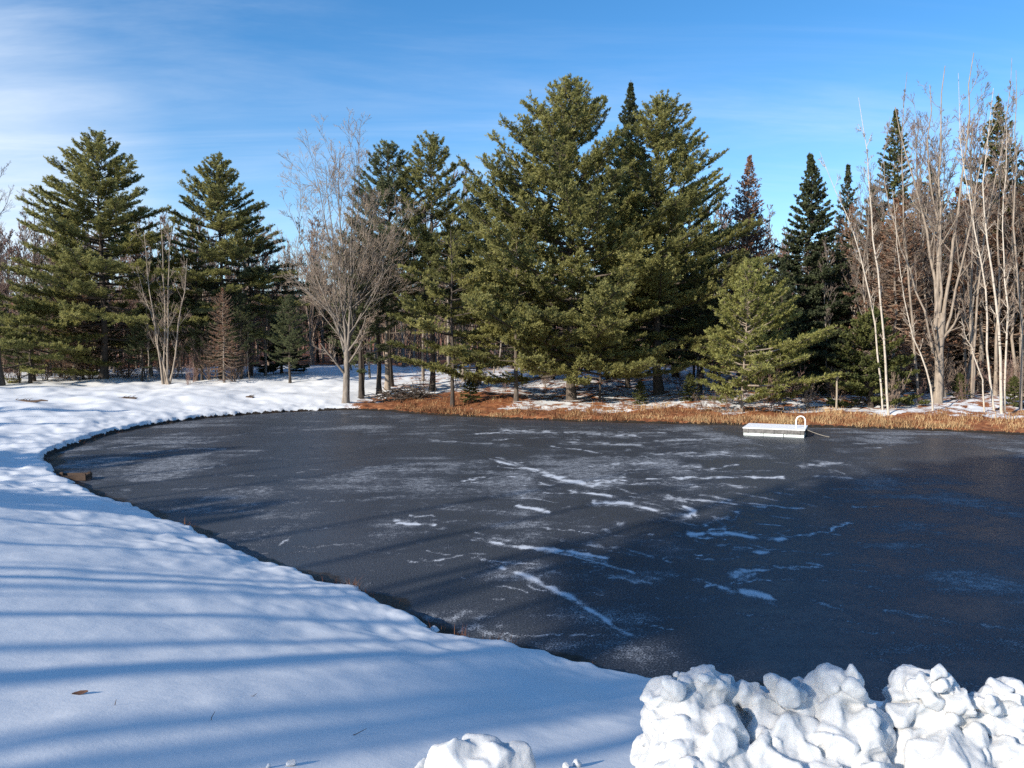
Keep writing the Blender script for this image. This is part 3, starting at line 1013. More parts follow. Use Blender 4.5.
# --- prototypes copied through the woods ----------------------------------------------------------------
PB = []
HOLD = (0, 0, 0)
for i, (Hh, sp_, tw, bk, dn) in enumerate([(16, 3.0, 'twig_grey', 'bark_grey', .8), (17, 2.4, 'twig_red', 'bark_grey', .8), (14, 2.8, 'twig_brown', 'bark_dark', .8), (15, 2.2, 'twig_tan', 'bark_tan', .7)]):
    PB.append(['bare_tree', make_bare('bare_tree', 'x', Hh, sp_, R_(80 + i), HOLD, M[bk], M[tw], r0=.095, nl=24, dens=dn + .15, crown0=.25, up=.20, ang=(22, 50), rmin=.011), Hh, False])
DS = []
for i, (Hh, sp_) in enumerate([(15, 2.6), (13, 2.9)]):                  # conifers with only dead brown limbs left below
    DS.append(['bare_tree', make_conifer('dead_spruce', 'x', 'dead tree', HOLD, Hh, sp_, R_(90 + i), M['rusty'], M['bark_grey'], limb_m=M['dead_limb'],
                                         **dict(SPRUCE, cb=.05, shape=.5, dead=.96, gap=.40, per=6, sp_twig=.22, twr=.013, elev=(-12, 45), droop=.08, inner=.15, tip=.06)), Hh, False])
PF = []
for i, (Hh, sp_, tw) in enumerate([(14, 2.8, 'twig_brown'), (15, 2.4, 'twig_tan'), (13, 3.0, 'twig_red')]):          # fuller crowns for the woods further back
    PF.append(['bare_tree', make_bare('bare_tree', 'x', Hh, sp_, R_(180 + i), HOLD, M['bark_grey'], M[tw], r0=.10, nl=26, dens=1.05, crown0=.18, up=.22, ang=(20, 48), rmin=.019), Hh, False])
SH_ = []
for i, (Hh, tw) in enumerate([(3.2, 'twig_brown'), (2.4, 'twig_tan'), (4.2, 'twig_red')]):
    rg = R_(95 + i)
    S = [stem((rg.normal() * .15, rg.normal() * .15, -.2), (rg.normal() * Hh * .28, rg.normal() * Hh * .2, Hh * rg.uniform(.6, 1)), 6, rg, .05, .022, .006) for _ in range(9)]
    SH_.append(['bare_shrub', make_bare('bare_shrub', 'x', Hh, .9, rg, HOLD, M[tw], M[tw], stems=S, nl=8, dens=.6, crown0=.15, up=.12, cat='shrub', rmin=.009), Hh, False])
PC = []
for i, (Hh, sp_, mt, kw) in enumerate([(15, 3.0, 'spruce', dict(SPRUCE, gap=.42, cb=.12)), (17, 3.8, 'pine_blue', dict(PINE, gap=.7, cb=.2)), (6, 1.8, 'hemlock', dict(SPRUCE, shape=.65))]):
    PC.append(['conifer', make_conifer(['spruce', 'white_pine', 'fir'][i], 'x', ['spruce tree', 'pine tree', 'fir tree'][i], HOLD, Hh, sp_, R_(100 + i), M[mt], M['bark_dark'], **kw), Hh, False])


def put(rec, loc, Hh, rz, label, group):
    s = Hh / rec[2]
    if not rec[3]:
        rec[3] = True
        o = rec[1]
        o.location = loc
        o.rotation_euler = (0, 0, rz)
        o.scale = (s, s, s)
        o['label'] = label
        if group:
            o['group'] = group
        return o
    return dup(rec[1], loc, rz, label, group, s)


rnd = random.Random(7)


def scatter(n, px0, px1, Y0, Y1, top, recs, label, group, jit=25):
    for i in range(n):
        px = px0 + (px1 - px0) * (i + rnd.random()) / n
        Y = rnd.uniform(Y0, Y1)
        ty = top(px) + rnd.uniform(-jit * .4, jit) if callable(top) else None
        loc, h = spot(px, Y, ty if ty is not None else 350)
        if ty is None:
            h = rnd.uniform(*top)
        put(rnd.choice(recs), loc, max(1.2, h), rnd.uniform(0, 6.28), label, group)


def line(pts):
    xs, ys = zip(*pts)
    return lambda px: float(np.interp(px, xs, ys))


scatter(46, -30, 268, 68, 95, line([(-40, 210), (60, 190), (130, 200), (200, 190), (250, 200), (330, 195)]), PF,
        'bare grey-brown tree in the woods behind the meadow pines', 'bare trees behind the meadow pines')
scatter(26, -40, 262, 62, 74, line([(-40, 255), (300, 270)]), PB[1:] + DS, 'thin bare tree tangled among the trunks of the meadow pines', 'thin bare trees among the meadow pine trunks', 50)
scatter(9, 268, 350, 90, 104, line([(268, 220), (350, 200)]), PF, 'pale bare tree at the back of the snowy clearing', 'pale bare trees at the back of the clearing')
scatter(16, 352, 500, 66, 90, line([(280, 215), (370, 190), (455, 135), (500, 190)]), PF[:2] + PB[:1], 'bare tree in the woods behind the bare maple', 'bare trees behind the bare maple')
scatter(12, 455, 720, 66, 85, line([(455, 190), (560, 240), (720, 200)]), PB[:2] + PC[:1], 'tree half hidden in the woods behind the big pine pair', 'trees behind the big pine pair')
scatter(24, 690, 835, 57, 76, line([(690, 185), (720, 175), (760, 190), (800, 210), (835, 215)]), PF[2:] + PF[:1], 'reddish bare tree in the thicket behind the dead spruce', 'reddish bare trees behind the dead spruce')
scatter(30, 815, 1080, 50, 64, line([(815, 235), (870, 215), (940, 190), (1060, 170)]), DS, 'brown tree with dead limbs in the thicket behind the birches', 'brown dead-limbed trees behind the birches', 60)
scatter(18, 830, 1080, 47, 60, line([(830, 215), (880, 140), (940, 95), (1060, 110)]), PB[:1] + PB[3:], 'thin pale bare tree in the stand around the forked maple', 'thin pale bare trees around the forked maple', 70)
scatter(10, 828, 1070, 48, 60, line([(828, 230), (868, 150), (900, 85), (950, 55), (1070, 60)]), PB[:2], 'tall pale bare tree rising among the dark spruces on the right', 'tall pale bare trees among the right spruces', 35)
scatter(20, 800, 1090, 62, 82, line([(800, 240), (900, 215), (1060, 180)]), PC[:1] * 2 + DS[:1], 'shaded tree deep in the woods behind the birches', 'shaded trees deep behind the birches')
scatter(22, -40, 262, 60.5, 70, (2.0, 5.0), SH_, 'leafless shrub at the foot of the meadow pines', 'leafless shrubs under the meadow pines')
scatter(8, -20, 290, 61, 70, (5.5, 8.5), PC[1:2], 'low green pine under the tall meadow pines', 'low pines under the meadow pines')
scatter(9, 395, 720, 54, 62, (1.4, 2.6), SH_, 'leafless shrub on the snow under the big pine pair', 'leafless shrubs under the big pine pair')
scatter(26, 700, 1060, 44, 52, (1.0, 3.6), SH_, 'leafless shrub at the foot of the birch stand', 'leafless shrubs under the birch stand')
scatter(11, 1080, 1420, 47, 62, line([(1080, 150), (1420, 190)]), DS + PB[:2] + PC[:1], 'tree of the woods carrying on past the right edge of the photo', 'trees past the right edge', 60)
for px, Y, ty, k, lab in [(362, 56, 250, 1, 'dark pine just right of the bare maple trunk'), (345, 92, 268, 0, 'small dark spruce at the end of the snowy path'),
                          (318, 94, 262, 1, 'pale distant pine left of the bare maple'), (478, 63, 190, 1, 'open pine between the maple group and the big pine pair'),
                          (700, 56, 245, 1, 'shaded pine at the right flank of the big pine pair'), (782, 50, 255, 0, 'bushy dark spruce crowding the bright young pine'),
                          (835, 55, 245, 0, 'broad dark spruce right of the lone pointed spruce'), (470, 51, 372, 2, 'tiny fir on the needle bed beside the tiered pine'),
                          (690, 48.5, 372, 2, 'tiny fir by the shore left of the bright young pine'), (640, 49, 380, 2, 'low green fir at the foot of the big pine pair'),
                          (960, 47, 372, 2, 'small fir at the foot of the forked maple'), (1015, 44, 375, 2, 'small fir at the right edge below the birch clump'),
                          (150, 72, 300, 1, 'dim pine seen between the two meadow pines'), (60, 70, 240, 1, 'dim pine behind the large green meadow pine'),
                          (270, 82, 300, 1, 'dim low pine behind the small round fir')]:
    p, h = spot(px, Y, ty)
    put(PC[k], p, h, rnd.uniform(0, 6.28), lab, None)

# straight dark trunks standing under the middle pines
for i, (px, Y, r, ty, lab, mk) in enumerate([(361, 55, .20, 215, 'dark trunked pine behind the right side of the maple trunk', 'bark_dark'), (379, 57, .22, 230, 'dark trunked pine on the rust needle bed', 'bark_dark'),
                                             (387, 59, .24, 220, 'pine with a sunlit tan trunk at the needle bed', 'bark_tan')]):
    p, h = spot(px, Y, ty)
    make_conifer('white_pine', lab, 'pine tree', p, h, 2.6, R_(120 + i), M['pine_blue'], M[mk], **dict(PINE, cb=.45, shape=.5, gap=.8, r0=r, per=4))

# --- trees behind the camera on the left, which cast the long shadows ---------------------------------------
SD = np.array([0.724, 0.690])        # horizontal direction the shadows run
PD = np.array([0.690, -0.724])


TALL = ['white_pine', make_conifer('white_pine', 'x', 'pine tree', HOLD, 26, 3.0, R_(130), M['pine'], M['bark_pine'], **dict(PINE, cb=.62, shape=.40, gap=.55, per=7, low_sparse=.3, r0=.30)), 26, False]
THIN = []
for i, (Hh, sp_) in enumerate([(22, 2.8), (22, 2.2)]):
    THIN.append(['bare_tree', make_bare('bare_tree', 'x', Hh, sp_, R_(135 + i), HOLD, M['bark_grey'], M['twig_grey'], r0=.25, nl=13, dens=.4, crown0=.3, up=.2, ang=(25, 55), leader=.95), Hh, False])


def caster(pc, a, Hh, k, lab, kind):
    x, y = PD * pc + SD * a
    rec = {'pine': PC[1], 'spruce': PC[0], 'tall': TALL, 'bare': THIN[k % 2]}[kind]
    put(rec, (x, y, gz(x, y)), Hh, pc, lab, 'roadside trees left of the pond that shade it')


LAB_P = 'roadside pine left of the pond, casting a long shadow over the ice'
LAB_B = 'bare roadside tree left of the pond, casting streaky shadows over the snow'
for pc, a, Hh in [(-6.3, -34, 28), (-7.2, -30, 26), (-5.0, -37, 29), (-4.2, -33, 28)]:
    caster(pc, a, Hh, 0, 'tall roadside pine with a high crown, casting the broad shadow on the ice', 'tall')
for pc, a, Hh in [(-16.8, -31, 14), (-18.6, -26, 14), (-20.2, -34, 17), (-28.6, -24, 13), (-30.4, -21, 13.5), (-36, -30, 15), (-47, -20, 14)]:
    caster(pc, a, Hh, 0, LAB_P, 'pine')
for pc, a, Hh in [(-17.6, -29, 15), (-19.4, -27, 14), (-24.2, -30, 14), (-29.6, -26, 15), (-31.4, -24, 13), (-41, -26, 15), (-66, -14, 13), (-71, -12, 12)]:
    caster(pc, a, Hh, 0, 'dense roadside spruce left of the pond, casting a dark band over the ice', 'spruce')
for i, (pc, a, Hh) in enumerate([(-12.6, -24, 19), (-14.6, -28, 21), (-21.8, -26, 18), (-24.5, -22, 16), (-26, -25, 17), (-33, -20, 15), (-34.5, -24, 16), (-38, -16, 13),
                                 (-43, -22, 15), (-45, -18, 14), (-52, -20, 15), (-57, -16, 14), (-62, -18, 14), (-11.2, -27, 22), (-10.3, -20, 18), (-8.9, -29, 22),
                                 (-8.3, -21, 18), (-6.7, -19, 18), (-6.2, -24, 20), (-5.0, -26, 21), (-3.6, -21, 18)]):
    caster(pc, a, Hh, i, LAB_B, 'bare')

# ------------------------------------------------------------------ far wood, one mass
def far_wood():
    rg = R_(200)
    g = Geo()
    n = 1500
    th = RAD(1) * rg.uniform(-48, 48, n)
    r = rg.uniform(88, 140, n)
    x, y = np.sin(th) * r, np.cos(th) * r
    z = height(x, y, False)
    Hh = rg.uniform(5, 15, n)
    P = np.zeros((n, 4, 3))
    for k in range(4):
        P[:, k] = np.stack([x + rg.normal(size=n) * .12 * k, y, z + Hh * k / 3], 1)
    R = np.linspace(.12, .03, 4)[None] * rg.uniform(.7, 1.3, n)[:, None]
    g.tubes(P, R, 3)
    L1, r1 = grow(P, R, 14, rg, .1, .98, (20, 50), (.25, .45), .6, .2, .08, 3, .5, .022)
    g.tubes(L1, r1, 3)
    L2, r2 = grow(L1, r1, 4, rg, .2, .98, (20, 50), (.4, .7), .4, .2, .08, 3, .6, .017)
    g.tubes(L2, r2, 3)
    o = link('far_woods', g.mesh('far_woods'), M['twig_tan'])
    tag(o, 'distant leafless brown woods beyond the front trees', 'woods')
    o['kind'] = 'stuff'


far_wood()


# ------------------------------------------------------------------ dry grass along the far shore
def dry_grass():
    rg = R_(210)
    g = Geo()
    n = 42000
    px = rg.uniform(395, 1060, n)
    Y = rg.uniform(34, 54, n)
    x = (px - 512) / F * Y
    d = shore_dist(x, Y)
    w = np.exp(-np.maximum(d - .1, 0) / 1.5) * sstep(.40, .62, fbm(x * .7, Y * .7, 6, 3))
    keep = (d > .03) & (d < 6) & (rg.random(n) < w * 1.2)
    x, Y, d = x[keep], Y[keep], d[keep]
    # thicken: several blades per root
    x, Y = np.repeat(x, 7) + rg.normal(size=len(x) * 7) * .16, np.repeat(Y, 7) + rg.normal(size=len(x) * 7) * .16
    m = shore_dist(x, Y) > 0.0
    x, Y = x[m], Y[m]
    z = height(x, Y, True)
    n = len(x)
    h = rg.uniform(.08, .46, n) * (0.25 + 1.3 * fbm(x * .45, Y * .45, 9, 3) ** 1.3)
    a = rg.uniform(0, 6.28, n)
    ln = rg.uniform(.1, .8, n)
    tipv = np.stack([np.cos(a) * ln * h, np.sin(a) * ln * h, h], 1)
    b = np.stack([x, Y, z - .02], 1)
    wv = np.stack([-np.sin(a * 3), np.cos(a * 3), np.zeros(n)], 1) * .014
    V = np.stack([b - wv, b + wv, b + tipv * .6 + wv * .7, b + tipv * np.array([1, 1, .95])], 1).reshape(-1, 3)
    Q = np.arange(n * 4).reshape(-1, 4)
    tn = np.clip(.45 + (fbm(x * .8, Y * .8, 12, 2) - .5) * 1.2 + rg.normal(size=n) * .24 + .22 * sstep(4, 14, x) - .12 * (1 - sstep(-4, 2, x)), 0, 1)
    g.add(V, None, Q, np.repeat(tn, 4))
    o = link('dry_grass', g.mesh('dry_grass', smooth=False), M['dry'])
    tag(o, 'dry orange-tan grass fringing the far shore of the pond', 'grass')
    o['kind'] = 'stuff'
    print('grass blades', n)


dry_grass()


def shore_weeds():
    rg = R_(220)
    g = Geo()
    k = rg.integers(0, len(SHORE), 1500)
    k2 = (k + 1) % len(SHORE)
    t = rg.random((1500, 1))
    p = SHORE[k] * (1 - t) + SHORE[k2] * t + rg.normal(size=(1500, 2)) * .10
    x, y = p[:, 0], p[:, 1]
    ok = (forest_w(x, y) < .5) & (x < 4) & (fbm(x * .8, y * .8, 15, 2) > .48)
    x, y = np.repeat(x[ok], 4) + rg.normal(size=ok.sum() * 4) * .04, np.repeat(y[ok], 4) + rg.normal(size=ok.sum() * 4) * .04
    n = len(x)
    z = np.maximum(height(x, y), 0)
    h, a, ln = rg.uniform(.04, .16, n), rg.uniform(0, 6.28, n), rg.uniform(.2, 1.3, n)
    tipv = np.stack([np.cos(a) * ln * h, np.sin(a) * ln * h, h], 1)
    b = np.stack([x, y, z - .01], 1)
    wv = np.stack([-np.sin(a), np.cos(a), np.zeros(n)], 1) * .004
    V = np.stack([b - wv, b + wv, b + tipv * .6 + wv * .7, b + tipv], 1).reshape(-1, 3)
    g.add(V, None, np.arange(n * 4).reshape(-1, 4), np.repeat(np.clip(rg.normal(.1, .15, n), 0, 1), 4))
    o = link('shore_weeds', g.mesh('shore_weeds', smooth=False), M['dry'])
    tag(o, 'short dark dead weeds poking out along the snowy pond edge', 'weeds')
    o['kind'] = 'stuff'


shore_weeds()

# ------------------------------------------------------------------ ploughed snow heap in the foreground
def icosphere(sub):
    import bmesh
    bm = bmesh.new()
    bmesh.ops.create_icosphere(bm, subdivisions=sub, radius=1.0)
    V = np.array([v.co[:] for v in bm.verts])
    T = np.array([[v.index for v in f.verts] for f in bm.faces])
    bm.free()
    return V, T


ICO = icosphere(3)


def lump(g, c, r, rg, cuts=6, squash=(1, 1, 1)):
    V = ICO[0].copy()
    for _ in range(cuts):
        nrm = norm(rg.normal(size=3))
        dd = rg.uniform(.30, .75)
        ov = np.maximum(V @ nrm - dd, 0)
        V -= ov[:, None] * nrm[None] * .98
    A = rg.normal(size=(3, 3))
    Qm, _ = np.linalg.qr(A)
    V = (V * np.array(squash) * rg.uniform(.8, 1.25, 3)) @ Qm.T
    V += rg.normal(size=V.shape) * .012
    g.add(V * r + np.array(c), ICO[1])


TEX = bpy.data.textures.new('snow_clumps', 'CLOUDS')
TEX.noise_scale = 0.15
TEX.noise_depth = 4
TEX2 = bpy.data.textures.new('snow_crumbs', 'CLOUDS')
TEX2.noise_scale = 0.045
TEX2.noise_depth = 2
TEX3 = bpy.data.textures.new('snow_facets', 'VORONOI')
TEX3.noise_scale = 0.10


def snow_obj(name, g, label, cat, group=None, voxel=.008, disp=.035):
    o = link(name, g.mesh(name), M['snow'])
    tag(o, label, cat, group)
    m = o.modifiers.new('remesh', 'REMESH')
    m.mode = 'VOXEL'
    m.voxel_size = voxel
    m.use_smooth_shade = True
    s = o.modifiers.new('smooth', 'SMOOTH')
    s.factor, s.iterations = .5, 1
    for t, st in ((TEX, disp), (TEX3, disp * .9), (TEX2, disp * .22)):
        d = o.modifiers.new('lumps', 'DISPLACE')
        d.texture = t
        d.strength = st
        d.mid_level = .5
        d.texture_coords = 'LOCAL'
    return o


def heap():
    rg = R_(300)
    g = Geo()
    prof = line([(628, 770), (645, 704), (654, 690), (672, 684), (690, 668), (712, 676), (735, 690), (762, 688), (785, 684), (806, 694), (824, 684), (842, 668), (858, 688), (872, 712), (892, 714),
                 (906, 700), (918, 684), (930, 676), (948, 684), (962, 696), (985, 698), (1004, 690), (1030, 698), (1100, 690)])
    # solid body under the skyline, then small clods half sunk into its skin
    def crest(px, Y):
        return at_depth(px, prof(px), 3.15)[2] - abs(Y - 3.15) * (.62 if Y < 3.15 else 1.3)
    for i in range(260):
        px, Y = rg.uniform(652, 1130), rg.uniform(2.2, 3.35)
        x, r = (px - 512) / F * 3.15, rg.uniform(.10, .17)
        lump(g, (max(x, .60 + r * .8), Y, crest(px, Y) - r * 1.05), r, rg, 5)
        lump(g, (max(x, .62 + r * .8), Y, crest(px, Y) - r * 2.6), r * 1.2, rg, 3)
    for i in range(330):                       # down to the ground
        px, Y = rg.uniform(652, 1130), rg.uniform(2.1, 3.4)
        x, r = (px - 512) / F * 3.15, rg.uniform(.12, .18)
        b0, b1 = gz(x, Y), crest(px, Y) - r
        lump(g, (max(x, .60 + r), Y, rg.uniform(b0, max(b1, b0 + .02))), r * 1.15, rg, 5)
    for i in range(620):
        px, Y = rg.uniform(648, 1130), rg.uniform(2.25, 3.45)
        x, r = (px - 512) / F * 3.15, .025 + .10 * rg.random() ** 1.7
        lump(g, (max(x, .57 + r * .8), Y, crest(px, Y) - r * rg.uniform(.25, 1.2)), r * 1.15, rg, 10)
    for i in range(160):                       # the steep left end
        Y, z = rg.uniform(2.4, 3.3), rg.uniform(1.9, crest(668, 3.15) - .05)
        r = rg.uniform(.03, .10)
        lump(g, (.56 + r * .7 + rg.uniform(0, .05), Y, min(z, crest(668, Y))), r, rg, 7)
    for i in range(75):                        # clods standing on the crest, in loose groups
        cx = rg.choice([668, 706, 728, 790, 846, 850, 925, 950, 985, 1015]) + rg.normal() * 13
        r = rg.uniform(.028, .075)
        q = at_depth(cx, prof(cx), 3.12 + rg.normal() * .06)
        lump(g, (max(q[0], .60), q[1], q[2] - r * rg.uniform(.2, .8)), r, rg, 10)
    for i in range(90):                        # spill at the foot of the left end
        u = rg.random() ** 1.6
        x, Y = .62 - .26 * u + rg.normal() * .02, rg.uniform(2.3, 3.3)
        r = rg.uniform(.02, .07) * (1.1 - .5 * u)
        lump(g, (x, Y, gz(x, Y) + r * .2 + max(0, .42 * (1 - u * 2.2)) * rg.random()), r, rg, 9)
    snow_obj('snow_heap', g, 'long heap of lumpy ploughed white snow beside the near pond edge', 'snow heap')
    # chunks lying on and beside it
    g = Geo()
    for px, py, r in [(936, 676, .05), (926, 683, .06), (942, 684, .055), (918, 690, .045), (950, 692, .06), (932, 694, .07)]:
        lump(g, at_depth(px, py, 3.05), r, rg, 8)
    snow_obj('snow_chunk', g, 'jagged snow chunk standing highest on top of the heap', 'snow chunk', 'loose snow chunks', .009)
    g = Geo()
    lump(g, at_depth(999, 688, 3.08), .05, rg, 8)
    snow_obj('snow_chunk', g, 'small bright round snow chunk on the heap near the right edge', 'snow chunk', 'loose snow chunks', .008, .015)
    # the block lying by itself
    g = Geo()
    for k in range(26):
        r = rg.uniform(.10, .15)
        x, Y = rg.uniform(-.36, .06), rg.uniform(3.05, 3.45)
        b0 = gz(x, Y)
        lump(g, (x, Y, rg.uniform(b0, max(b0 + .05, 2.12))), r * 1.2, rg, 7)
    for px, py, r in [(474, 782, .21), (458, 757, .12), (486, 762, .12), (508, 775, .11), (428, 782, .09), (465, 790, .17), (500, 800, .15), (520, 795, .08), (440, 815, .15), (480, 830, .17), (535, 805, .07), (412, 800, .09), (440, 762, .09), (520, 775, .10)]:
        lump(g, at_depth(px, py, 3.25), r * 1.3, rg, 9, (1, .8, 1))
    snow_obj('snow_chunk', g, 'big angular snow block lying left of the heap', 'snow chunk', 'loose snow chunks', .010, .02)
    for px, py, Y, r, lab in [(291, 765, 3.62, .028, 'tiny snow crumb on the bank left of the angular block'), (268, 768, 3.6, .018, 'tiniest snow crumb at the far left of the bank'),
                              (577, 766, 3.6, .035, 'little snow crumb in the shadow between block and heap'), (566, 768, 3.58, .022, 'smaller snow crumb beside the shaded one')]:
        g = Geo()
        rx, rzz = ray(px, py)
        for _ in range(60):
            Y = (gz(rx * Y, Y) - CZ) / rzz * .5 + Y * .5
        q = (rx * Y, Y)
        zz = gz(q[0], q[1])
        lump(g, (q[0], q[1], zz + r * .5), r, rg, 7)
        o = link('snow_crumb', g.mesh('snow_crumb'), M['snow'])
        tag(o, lab, 'snow chunk', 'loose snow chunks')


heap()


# ------------------------------------------------------------------ swim raft frozen into the ice
def raft():
    fl, fr_ = np.array([10.87, 35.6]), np.array([13.32, 34.5])
    rz = math.atan2(fr_[1] - fl[1], fr_[0] - fl[0])
    w = np.linalg.norm(fr_ - fl)
    u = (fr_ - fl) / w
    v = np.array([-u[1], u[0]])
    dp = 2.4
    c = fl + u * w / 2 + v * dp / 2
    root = thing('swim_raft', 'white topped wooden swim raft with a ladder, frozen into the ice', 'swim raft', (c[0], c[1], 0), rz)
    g = Geo()
    for i in range(9):                                        # deck planks under frost
        g.box((0, -dp / 2 + dp * (i + .5) / 9, .345), (w + .06, dp / 9 - .012, .035))
    link('deck', g.mesh('deck', False), M['frosted'], root)
    g = Geo()
    for s in (-1, 1):
        g.box((0, s * (dp / 2 - .02), .225), (w, .04, .20))
        g.box((s * (w / 2 - .02), 0, .225), (.04, dp - .085, .20))
    for i in range(5):
        g.box((-w / 2 + .2 + (w - .4) * i / 4, -dp / 2 - .012, .225), (.07, .02, .205))
    link('frame', g.mesh('frame', False), M['old_wood'], root)
    for i in range(3):
        g = Geo()
        g.box((-w / 2 + w * (i + .5) / 3, 0, .05), (w / 3 - .03, dp - .04, .15))
        link('float', g.mesh('float', False), M['foam'], root)
    # arched ladder rail
    lx, ly = w / 2 - .30, dp / 2 - 1.35
    lad = thing_part('ladder', root)
    t = np.linspace(0, 1, 25)
    P = []
    for q in t:
        if q < .35:
            P.append((-.2, 0, .36 + .34 * q / .35))
        elif q > .65:
            P.append((.2, 0, .36 + .34 * (1 - q) / .35))
        else:
            a = np.pi * (1 - (q - .35) / .3)
            P.append((.2 * math.cos(a), 0, .70 + .2 * math.sin(a)))
    P = np.array(P) + np.array([lx + .08, ly, 0])
    g = Geo()
    g.tubes(np.stack([P[:-1], P[1:]], 1), np.full((24, 2), .031), 8)
    link('rail', g.mesh('rail'), M['white'], lad)
    g = Geo()
    g.box((w / 2 + .06, ly, .14), (.07, .5, .26))
    link('step', g.mesh('step', False), M['dark_wood'], lad)
    tt = np.linspace(0, 1, 6)
    P = np.stack([w / 2 + .04 + tt * 1.0, ly - .3 + 0 * tt, .30 * (1 - tt) ** 1.4 + .012], 1)
    g = Geo()
    g.tubes(P[None], np.full((1, 6), .014), 5)
    link('mooring_rope', g.mesh('mooring_rope'), M['rope'], root)


def thing_part(name, parent):
    o = bpy.data.objects.new(name, None)
    COL.objects.link(o)
    o.parent = parent
    return o


raft()


# ------------------------------------------------------------------ small things
def small():
    rg = R_(400)
    # wooden post on the bank
    p, h = spot(837, 43.0, 378)
    root = thing('wooden_post', 'pale weathered wooden post with a short crosspiece on the far bank', 'post', p)
    g = Geo()
    g.tubes(np.array([[[0, 0, -.3], [.02, 0, h * .5], [0, 0, h]]]), np.array([[.06, .055, .05]]), 8)
    link('upright', g.mesh('upright'), M['post_wood'], root)
    g = Geo()
    g.box((-.08, -.02, h + .03), (.34, .10, .07))
    link('crosspiece', g.mesh('crosspiece', False), M['post_wood'], root)
    # wooden outlet box at the left shore
    q = on_z(73, 480)
    root = thing('wooden_crib', 'dark wet wooden outlet crib poking out of the ice by the left bank', 'wooden crib', (q[0], q[1], 0), .15)
    for x in (-.40, .40):
        for y in (-.2, .2):
            g = Geo()
            g.box((x, y, .07), (.08, .08, .30))
            link('post', g.mesh('post', False), M['dark_wood'], root)
    g = Geo()
    g.box((0, -.255, .10), (.92, .03, .16))
    g.box((0, .255, .10), (.92, .03, .16))
    g.box((-.457, 0, .10), (.03, .47, .16))
    g.box((.457, 0, .10), (.03, .47, .16))
    link('boards', g.mesh('boards', False), M['dark_wood'], root)
    # dead leaf
    rx, rz_ = ray(80, 694)
    Y = 3.0
    for _ in range(60):
        Y = (gz(rx * Y, Y) - CZ) / rz_ * .5 + Y * .5
    n = 7
    g = Geo()
    V = []
    for i in range(n):
        t = i / (n - 1)
        wd = .017 * math.sin(math.pi * (t * .9 + .05)) * (1 + .3 * (i % 2))
        V += [(-.05 + .10 * t, -wd * 1.3, .010 * (t - .5) ** 2 * 4 + .003), (-.05 + .10 * t, 0, .002 + .006 * t * t), (-.05 + .10 * t, wd * 1.2, .010 + .006 * t)]
    Q = []
    for i in range(n - 1):
        for j in range(2):
            a = i * 3 + j
            Q.append([a, a + 3, a + 4, a + 1])
    g.add(V, None, Q)
    o = link('fallen_leaf', g.mesh('fallen_leaf'), M['leaf'])
    o.location = (rx * Y, Y, gz(rx * Y, Y) + .002)
    o.rotation_euler = (0, 0, .3)
    tag(o, 'curled brown dead leaf lying on the shaded snow bank', 'leaf')
    # little twigs on the snow
    for px, py, ln, a, lab in [(212, 720, .05, 1.2, 'tiny upright twig in the snow below the dead leaf'), (354, 735, .10, -.2, 'short flat twig on the snow left of the angular block'),
                               (252, 696, .04, .1, 'tiny twig lying right of the dead leaf'), (115, 705, .03, 1.4, 'tiny twig stub just right of the dead leaf')]:
        rx, rz_ = ray(px, py)
        Y = 3.6
        for _ in range(60):
            Y = (gz(rx * Y, Y) - CZ) / rz_ * .5 + Y * .5
        z = gz(rx * Y, Y)
        g = Geo()
        dv = np.array([math.cos(a) * .8, .3, max(.25, math.sin(a))]) * ln
        g.tubes(np.array([[-dv * .3, dv * .2 + rg.normal(size=3) * .004, dv]]), np.array([[.003, .0025, .0015]]), 5)
        o = link('twig', g.mesh('twig'), M['dark_wood'])
        o.location = (rx * Y, Y, z + .004)
        tag(o, lab, 'twig', 'twigs lying on the snow bank')
    # half-buried branches out on the meadow, and the brush pile by the maple
    for px, py, ln, lab in [(128, 398.5, 1.3, 'short dark log half buried in the meadow snow'), (26, 401.5, 2.6, 'long dark log half buried at the left of the meadow snow'),
                            (250, 397.5, .6, 'small dark log lying in the meadow snow left of the maple')]:
        rx, rz_ = ray(px, py)
        Y = 45.0
        for _ in range(80):
            Y = (gz(rx * Y, Y) - CZ) / rz_ * .3 + Y * .7
        z = gz(rx * Y, Y)
        g = Geo()
        t = np.linspace(-.5, .5, 8)
        P = np.stack([t * ln, rg.normal(size=8) * .03, rg.normal(size=8) * .02 + .03], 1)
        g.tubes(P[None], (.09 * np.array([.3, .8, 1, 1.1, .9, 1, .7, .2]) + .012 * rg.normal(size=8))[None], 7)
        for _ in range(4):
            s = rg.uniform(-.4, .4)
            g.tubes(np.array([[[s * ln, 0, .05], [s * ln + .1, -.12, .14], [s * ln + .3, -.2, .2]]]), np.array([[.03, .02, .01]]), 5)
        o = link('fallen_log', g.mesh('fallen_log'), M['dark_wood'])
        o.location = (rx * Y, Y, z)
        tag(o, lab, 'log', 'logs in the meadow snow')
    for px, Y, n, wd, hh, lab in [(408, 54, 150, 2.3, .9, 'dark brush pile of dead branches on the needle bed by the maple'), (300, 45, 0, 0, 0, '')]:
        if not n:
            continue
        p, _ = spot(px, Y)
        g = Geo()
        c = np.stack([rg.normal(size=n) * wd * .5, rg.normal(size=n) * .7, np.zeros(n)], 1)
        c[:, 2] = np.abs(rg.normal(size=n)) * hh * .4 * np.exp(-(c[:, 0] / wd) ** 2) + .05
        dv = norm(rg.normal(size=(n, 3)) * np.array([1, .6, .25]))
        ln = rg.uniform(.6, 2.0, n)[:, None]
        P = np.stack([c - dv * ln * .5, c + rg.normal(size=(n, 3)) * .06, c + dv * ln * .5], 1)
        g.tubes(P, np.broadcast_to(np.array([.03, .024, .010]), (n, 3)), 5)
